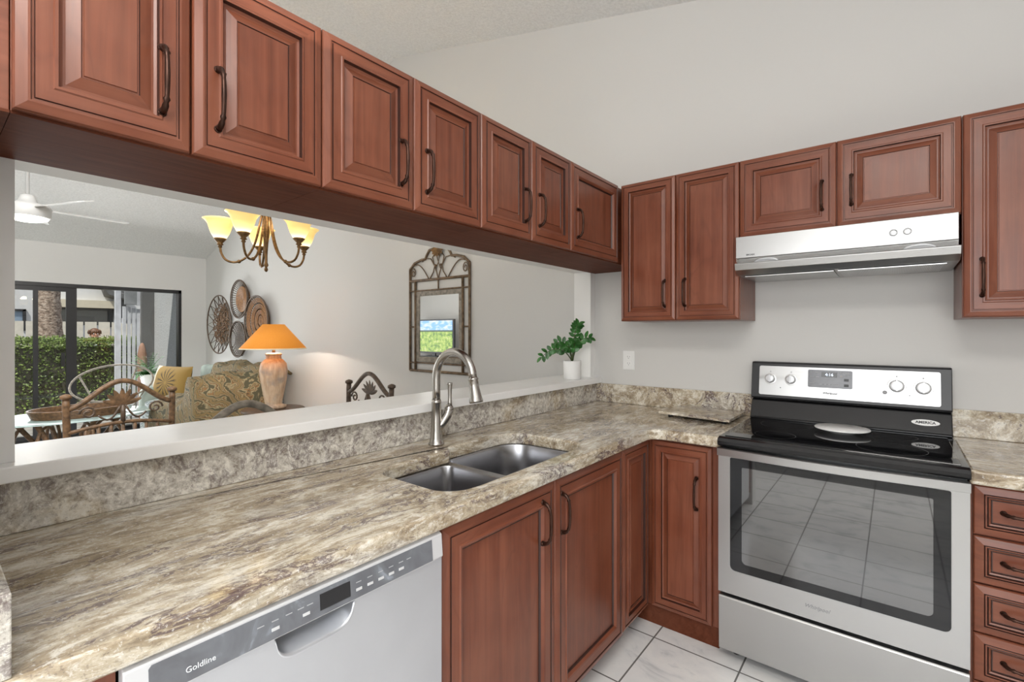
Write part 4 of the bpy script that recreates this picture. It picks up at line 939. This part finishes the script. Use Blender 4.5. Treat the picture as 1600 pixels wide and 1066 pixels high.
# ---------------------------------------------------------------- dining chairs and table
def dining_chair(label):
    T = Thing('dining_chair', label, 'chair', (0,0,0), 0, 'rattan dining chairs', world=False)
    # back in the local x-z plane at y=0, seat towards +y
    for sg in (-1,1):
        m = MB(); m.tube([(sg*.235,.02,0),(sg*.235,0,.45),(sg*.245,-.01,.95),(sg*.245,-.012,.985)], .017, 10)
        m.lathe([(.018,.985),(.026,.99),(.026,1.005),(.014,1.012),(.0,1.016)], (sg*.245,-.012,0), 12, close=False); T.part('back_post', m, RAT)
        T.part('leg', MB().tube([(sg*.22,.43,0),(sg*.225,.42,.43)], [.016,.02], 10), RAT)
    m = MB(); pts = []
    for i in range(21):
        t = -1+i/10; z = .925+.145*(cos(pi*t*.92)+1)/2+ .02*(abs(t) > .8)*0; pts.append((.24*t,-.01,z))
    m.tube(pts, .015, 10); T.part('arched_rail', m, RAT)
    m = MB(); m.tube([(.24*t,0,.80+.03*cos(pi*t/2)) for t in [-1+i/8 for i in range(17)]], .011, 8); 
    for k in range(-3,4): m.tube([(k*.055,0,.56),(k*.055,0,.82)], .009, 6)
    m.tube([(-.235,0,.56),(.235,0,.56)], .013, 8); T.part('spindles', m, RAT)
    m = MB()
    for k in range(-3,4): a = R(90+k*24); leaf(m, (0,-.012,.93), (cos(a),0,sin(a)), (0,-1,0), .095, .032, .3, curl=0)
    T.part('fan_crest', m, RAT)
    m = MB(); m.tube([(0,0,.93),(0,0,.82)], .012, 8)
    for sg in (-1,1):
        m.tube([(sg*(.01+.10*t),0,.93-.05*sin(pi*t)-.05*t) for t in [i/8 for i in range(9)]], .006, 6)
        m.tube([(sg*(.155+.038*(1-k/20)*cos(.55*k)),0,.90+.038*(1-k/20)*sin(.55*k)) for k in range(17)], .006, 6)
    T.part('scrollwork', m, RATD)
    T.part('seat', puff(MB(), (0,.22,.46), .235, .225, .035, .4), SOFA)
    m = MB(); m.tube([(-.23,0,.43),(-.24,.25,.43),(-.2,.44,.43),(0,.47,.43),(.2,.44,.43),(.24,.25,.43),(.23,0,.43)], .016, 8); T.part('seat_rail', m, RAT)
    return T.o
c1 = dining_chair('brown rattan dining chair with fan crest, left one in front of the coffee table')
c1.location = (-2.0,-1.985,0); c1.rotation_euler = (0,0,R(-90))
c2 = copy_tree(c1); c2.location = (-1.30,-.81,0); c2.rotation_euler = (0,0,R(180)); c2['label'] = 'dark rattan dining chair, only its crest showing left of the faucet before the bare wall'
c3 = copy_tree(c1); c3.location = (-.50,-1.93,0); c3.rotation_euler = (0,0,R(90)); c3['label'] = 'rattan dining chair nearest the ledge, only its arched top showing below the lamp and throw'
for ch in c2.children:
    if ch.data.materials and ch.data.materials[0] == RAT:
        ch.data = ch.data.copy(); ch.data.materials[0] = RATD
for ch in c3.children:
    if ch.data.materials and ch.data.materials[0] == RAT:
        ch.data = ch.data.copy(); ch.data.materials[0] = RATG
T = Thing('dining_table', 'round glass dining table between the rattan chairs, below the chandelier', 'table', (-1.25,-1.9,0))
T.part('glass_top', MB().lathe([(.0,.720),(.50,.720),(.505,.726),(.5,.732),(0,.732)], (-1.25,-1.9,0), 48, close=False), GTOP)
T.part('pedestal', MB().lathe([(.22,0),(.20,.03),(.06,.10),(.045,.4),(.08,.6),(.2,.719)], (-1.25,-1.9,0), 20), RAT)
# ---------------------------------------------------------------- television (seen in the mirror)
T = Thing('television', 'flat television showing a green landscape, seen reflected in the wall mirror', 'television', (-5.3,YL+.25,.9))
T.part('bezel', MB().box((-5.84,YL+.20,.965),(-4.70,YL+.25,1.60)), BLM, bev=.004)
m = MB(); m.box((-5.81,0,.995),(-4.73,.004,1.575)); o = mkobj('screen', m, TVP, (-5.27,0,.995)); o.parent = T.o; o.location = (.03, .0005, .095)
T.part('stand', MB().box((-5.5,YL+.12,.90),(-5.04,YL+.34,.915)).box((-5.32,YL+.19,.915),(-5.22,YL+.22,.97)), BLM)
T = Thing('media_console', 'low dark wood media console under the television', 'cabinet', (-5.3,YL+.25,0))
T.part('cabinet_body', MB().box((-6.1,YL+.02,.0),(-4.5,YL+.45,.90)), RATD, bev=.005)
for k in range(2): T.part('door', MB().box((-6.08+k*.8,YL+.452,.04),(-5.32+k*.8,YL+.47,.86)), RATD, bev=.004)

# ---------------------------------------------------------------- outside
m = MB(); m.box((-60,-40,-.25),(XF-.15,40,-.06)); struct('ground', m, GRND)
m = MB(); m.box((XF-1.5,-.25,-.06),(XF-.15,.0,2.7)); m.box((-8.15,-.42,-.06),(-8.07,-.25,2.7),1); struct('trim_2', m, [STUC, ROOFM])
# hedge
T = Thing('hedge', 'long clipped green hedge outside the glass door', 'hedge', (-9.3,-2.5,-.06))
hx, hd_ = -8.8, 1.0
m = MB(); m.box((hx-hd_,-7,-.05),(hx-.06,1.3,1.12)); T.part('twig_core', m, HCO)
m = MB()
for k in range(26000):
    y = random.uniform(-4.0,1.4); s_ = random.random()
    if s_ < .35: x = hx-random.uniform(0,hd_); z = 1.23+.05*noise.noise(V((x*3,y*3,0)))
    elif s_ < .55: t = random.random(); x = hx-.12*(1-cos(t*pi/2)) ; z = 1.13+.1*t; x = hx-.12*t*t
    else: x = hx+.06*noise.noise(V((y*4,s_*9,3))); z = random.uniform(.0,1.16)
    if s_ >= .55 and random.random() < .62*(1-z/1.3): continue
    p = V((x+random.gauss(0,.02),y,z+random.gauss(0,.02)))
    d = V((random.gauss(0,1),random.gauss(0,1),random.gauss(0,1))).normalized(); e_ = d.cross(V((random.random(),random.random(),random.random()))).normalized(); L = random.uniform(.03,.055)
    m.add([p, p+d*L*.5+e_*L*.3, p+d*L, p+d*L*.5-e_*L*.3], [(0,1,2,3)], 0, True)
T.part('foliage', m, HLF)
# palm trunk
m = MB(); rings = []
for i in range(40):
    z = -.1+5.0*i/39; r0 = .20-.022*z+.012*(i % 2)+ .10*max(0,.6-z)**2
    rings.append([(-10.5+r0*cos(a)+.0*z, -1.19-.028*(z-1.2)+r0*sin(a)*(1+.04*sin(7*a+i)), z) for a in [k*2*pi/20 for k in range(20)]])
single('palm_tree', m.loft(rings, 0, True, True, True), BARK, 'rough palm trunk rising behind the hedge', 'tree', origin=(-10.5,-1.19,-.06))
# fence behind hedge
T = Thing('board_fence', 'beige upright board fence behind the hedge', 'fence', (-13,-1,-.06))
m = MB()
for k in range(44):
    y = -7.0+k*.24; m.box((-13.02,y,-.05),(-13.0,y+.205,1.60))
T.part('boards', m, FEN)
m = MB(); m.box((-13.10,-7,.2),(-13.03,3.6,.3)); m.box((-13.10,-7,1.1),(-13.03,3.6,1.2)); T.part('rails', m, BLM)
# house
T = Thing('neighbor_house', 'white neighbouring house with a cream fascia beyond the fence', 'house', (-16,-1,-.06))
m = MB(); m.box((-19,-9,-.05),(-15,6,3.6)); T.part('wall', m, HSE)
m = MB(); m.box((-15.0,-.75,1.995),(-14.72,.72,2.19)); T.part('fascia', m, FAS)
m = MB(); m.box((-15.02,-.75,1.55),(-14.985,.58,1.985)); T.part('window', m, DWN)
m = MB(); m.box((-15.0,-.75,1.94),(-14.9,.62,1.99)); m.box((-15.0,.52,1.5),(-14.93,.62,1.99)); T.part('window_trim', m, BLM)
m = MB(); m.box((-15.02,-1.9,1.4),(-14.99,-1.07,1.87)); wn_ = T.part('window', m, BWN); m = MB(); m.box((-15.0,-1.09,1.4),(-14.95,-1.03,1.92)); m.box((-15.0,-1.9,1.87),(-14.95,-1.03,1.92)); T.part('window_trim', m, BLM)
m = MB(); m.prism([(-15.1,.35,2.62),(-14.5,.35,2.5),(-14.5,.45,2.35),(-15.1,.45,2.3)], (0,.5,-.15)); m.box((-15.0,.66,1.75),(-14.75,.86,2.6)); T.part('eave', m, ROOFM)
m = MB(); m.box((-19.2,-9.2,3.6),(-14.9,6.2,3.8)); T.part('roof', m, ROOFM)
# slatted gate and utility panel
T = Thing('slatted_gate', 'white weathered slat gate panel outside by the stucco wall', 'gate', (-8.35,-.55,-.06))
m = MB()
for k in range(4): y = -.615+k*.062; m.box((-8.33,y,-.05),(-8.30,y+.042,1.78-.012*k))
m.box((-8.36,-.62,.25),(-8.331,-.38,.33)); m.box((-8.36,-.62,1.5),(-8.331,-.38,1.58)); T.part('slats', m, WGR)
m = MB(); m.box((-8.42,-.70,-.05),(-8.34,-.63,2.09)); T.part('post', m, WGR)
T = Thing('utility_panel', 'flat grey panel mounted above the slatted gate', 'panel', (-8.4,-.45,1.8))
T.part('panel_board', MB().box((-8.30,-.60,1.81),(-8.26,-.44,2.08)), GBX, bev=.004); T.part('side_board', MB().box((-8.30,-.438,1.80),(-8.25,-.26,2.12)), WGR)
T.part('mounting_post', MB().box((-8.335,-.45,1.82),(-8.301,-.35,2.02)), GBX)
single('dark_panel', MB().box((-8.28,-.37,-.05),(-8.2,-.27,1.79)), GBX, 'dark grey upright board beside the slatted gate', 'panel', origin=(-8.24,-.3,-.06))
T = Thing('clay_urn', 'brown clay urn standing by the gate behind the fern', 'urn', (-8.0,-.52,-.06))
T.part('urn_body', MB().lathe([(.10,-.059),(.14,.2),(.17,.8),(.16,1.0),(.10,1.13),(.05,1.18),(0,1.19)], (-7.85,-.47,0), 20, close=False, sx=.38, sy=.38), TERR)

# ---------------------------------------------------------------- person behind hedge
T = Thing('person', 'person with short auburn hair, only the head showing above the hedge', 'person', (-10.3,-.6,-.06))
def skinned(verts, edges, mat, name, root=0):
    me = bpy.data.meshes.new(name); me.from_pydata([V(v[:3]) for v in verts], edges, []); o = bpy.data.objects.new(name, me); COL.objects.link(o); me.materials.append(mat)
    sk_ = o.modifiers.new('skin', 'SKIN')
    for i, v in enumerate(verts): me.skin_vertices[0].data[i].radius = (v[3], v[4] if len(v) > 4 else v[3]); me.skin_vertices[0].data[i].use_root = (i == root)
    sk_.use_smooth_shade = True; s_ = o.modifiers.new('sub', 'SUBSURF'); s_.levels = 1; s_.render_levels = 2; return o
gz = -.28  # standing a step lower
Vt = [(0,0,.80,.13,.15),(0,0,1.0,.12,.15),(0,0,1.20,.13,.18),(0,0,1.33,.08,.13),(0,0,1.41,.05,.05),(0.01,0,1.49,.072,.068),(.0,0,1.585,.085,.075),(0,0,1.65,.05,.05),
      (0,.18,1.31,.05),(.03,.24,1.05,.04),(.12,.22,.82,.03),(.16,.21,.76,.028),(0,-.18,1.31,.05),(.03,-.24,1.05,.04),(.12,-.22,.82,.03),(.16,-.21,.76,.028),
      (0,.09,.74,.085),(.01,.10,.44,.06),(0,.10,.08,.04),(.12,.10,.04,.035),(0,-.09,.74,.085),(.01,-.10,.44,.06),(0,-.10,.08,.04),(.12,-.10,.04,.035)]
Ed = [(0,1),(1,2),(2,3),(3,4),(4,5),(5,6),(6,7),(3,8),(8,9),(9,10),(10,11),(3,12),(12,13),(13,14),(14,15),(0,16),(16,17),(17,18),(18,19),(0,20),(20,21),(21,22),(22,23)]
k = .89
b = skinned([(v[0]*k,v[1]*k,v[2]*k,*[q*k for q in v[3:]]) for v in Vt], Ed, SKIN, 'body'); b.parent = T.o
HZ = 1.55*k
m = MB(); m.ball((-.022,0,HZ+.035), .088, 16, sc=(1,.98,.95)); 
for q in range(40): a = random.uniform(0,2*pi); m.tube([(-.02+.08*cos(a),.08*sin(a),HZ+.05+.03*random.random()),(-.03+.095*cos(a+.3),.095*sin(a+.3),HZ+.0+.06*random.random())], .012, 5)
h_ = mkobj('hair', m, HAIR); h_.parent = T.o
m = MB(); m.ball((.078,0,HZ-.015), .012, 8, sc=(1.4,.8,1.3)); m.ball((.066,0,HZ-.052), .014, 8, sc=(.6,1.6,.4)); fc = mkobj('nose_and_mouth', m, SKIN); fc.parent = T.o
for sg in (-1,1):
    e_ = mkobj('eye', MB().ball((.066,sg*.028,HZ+.008), .010, 8), CERM); e_.parent = T.o
    e_ = mkobj('ear', MB().ball((.0,sg*.074,HZ-.012), .020, 8, sc=(.7,.4,1.2)), SKIN); e_.parent = T.o
m = MB(); rings = []
for (z, rx, ry) in ((.68,.135,.165),(.9,.125,.155),(1.07,.135,.185),(1.17,.10,.165),(1.20,.06,.07)): rings.append([(rx*cos(a),ry*sin(a),z) for a in [q*2*pi/20 for q in range(20)]])
sh_ = mkobj('shirt', m.loft(rings), SHRT); sh_.parent = T.o
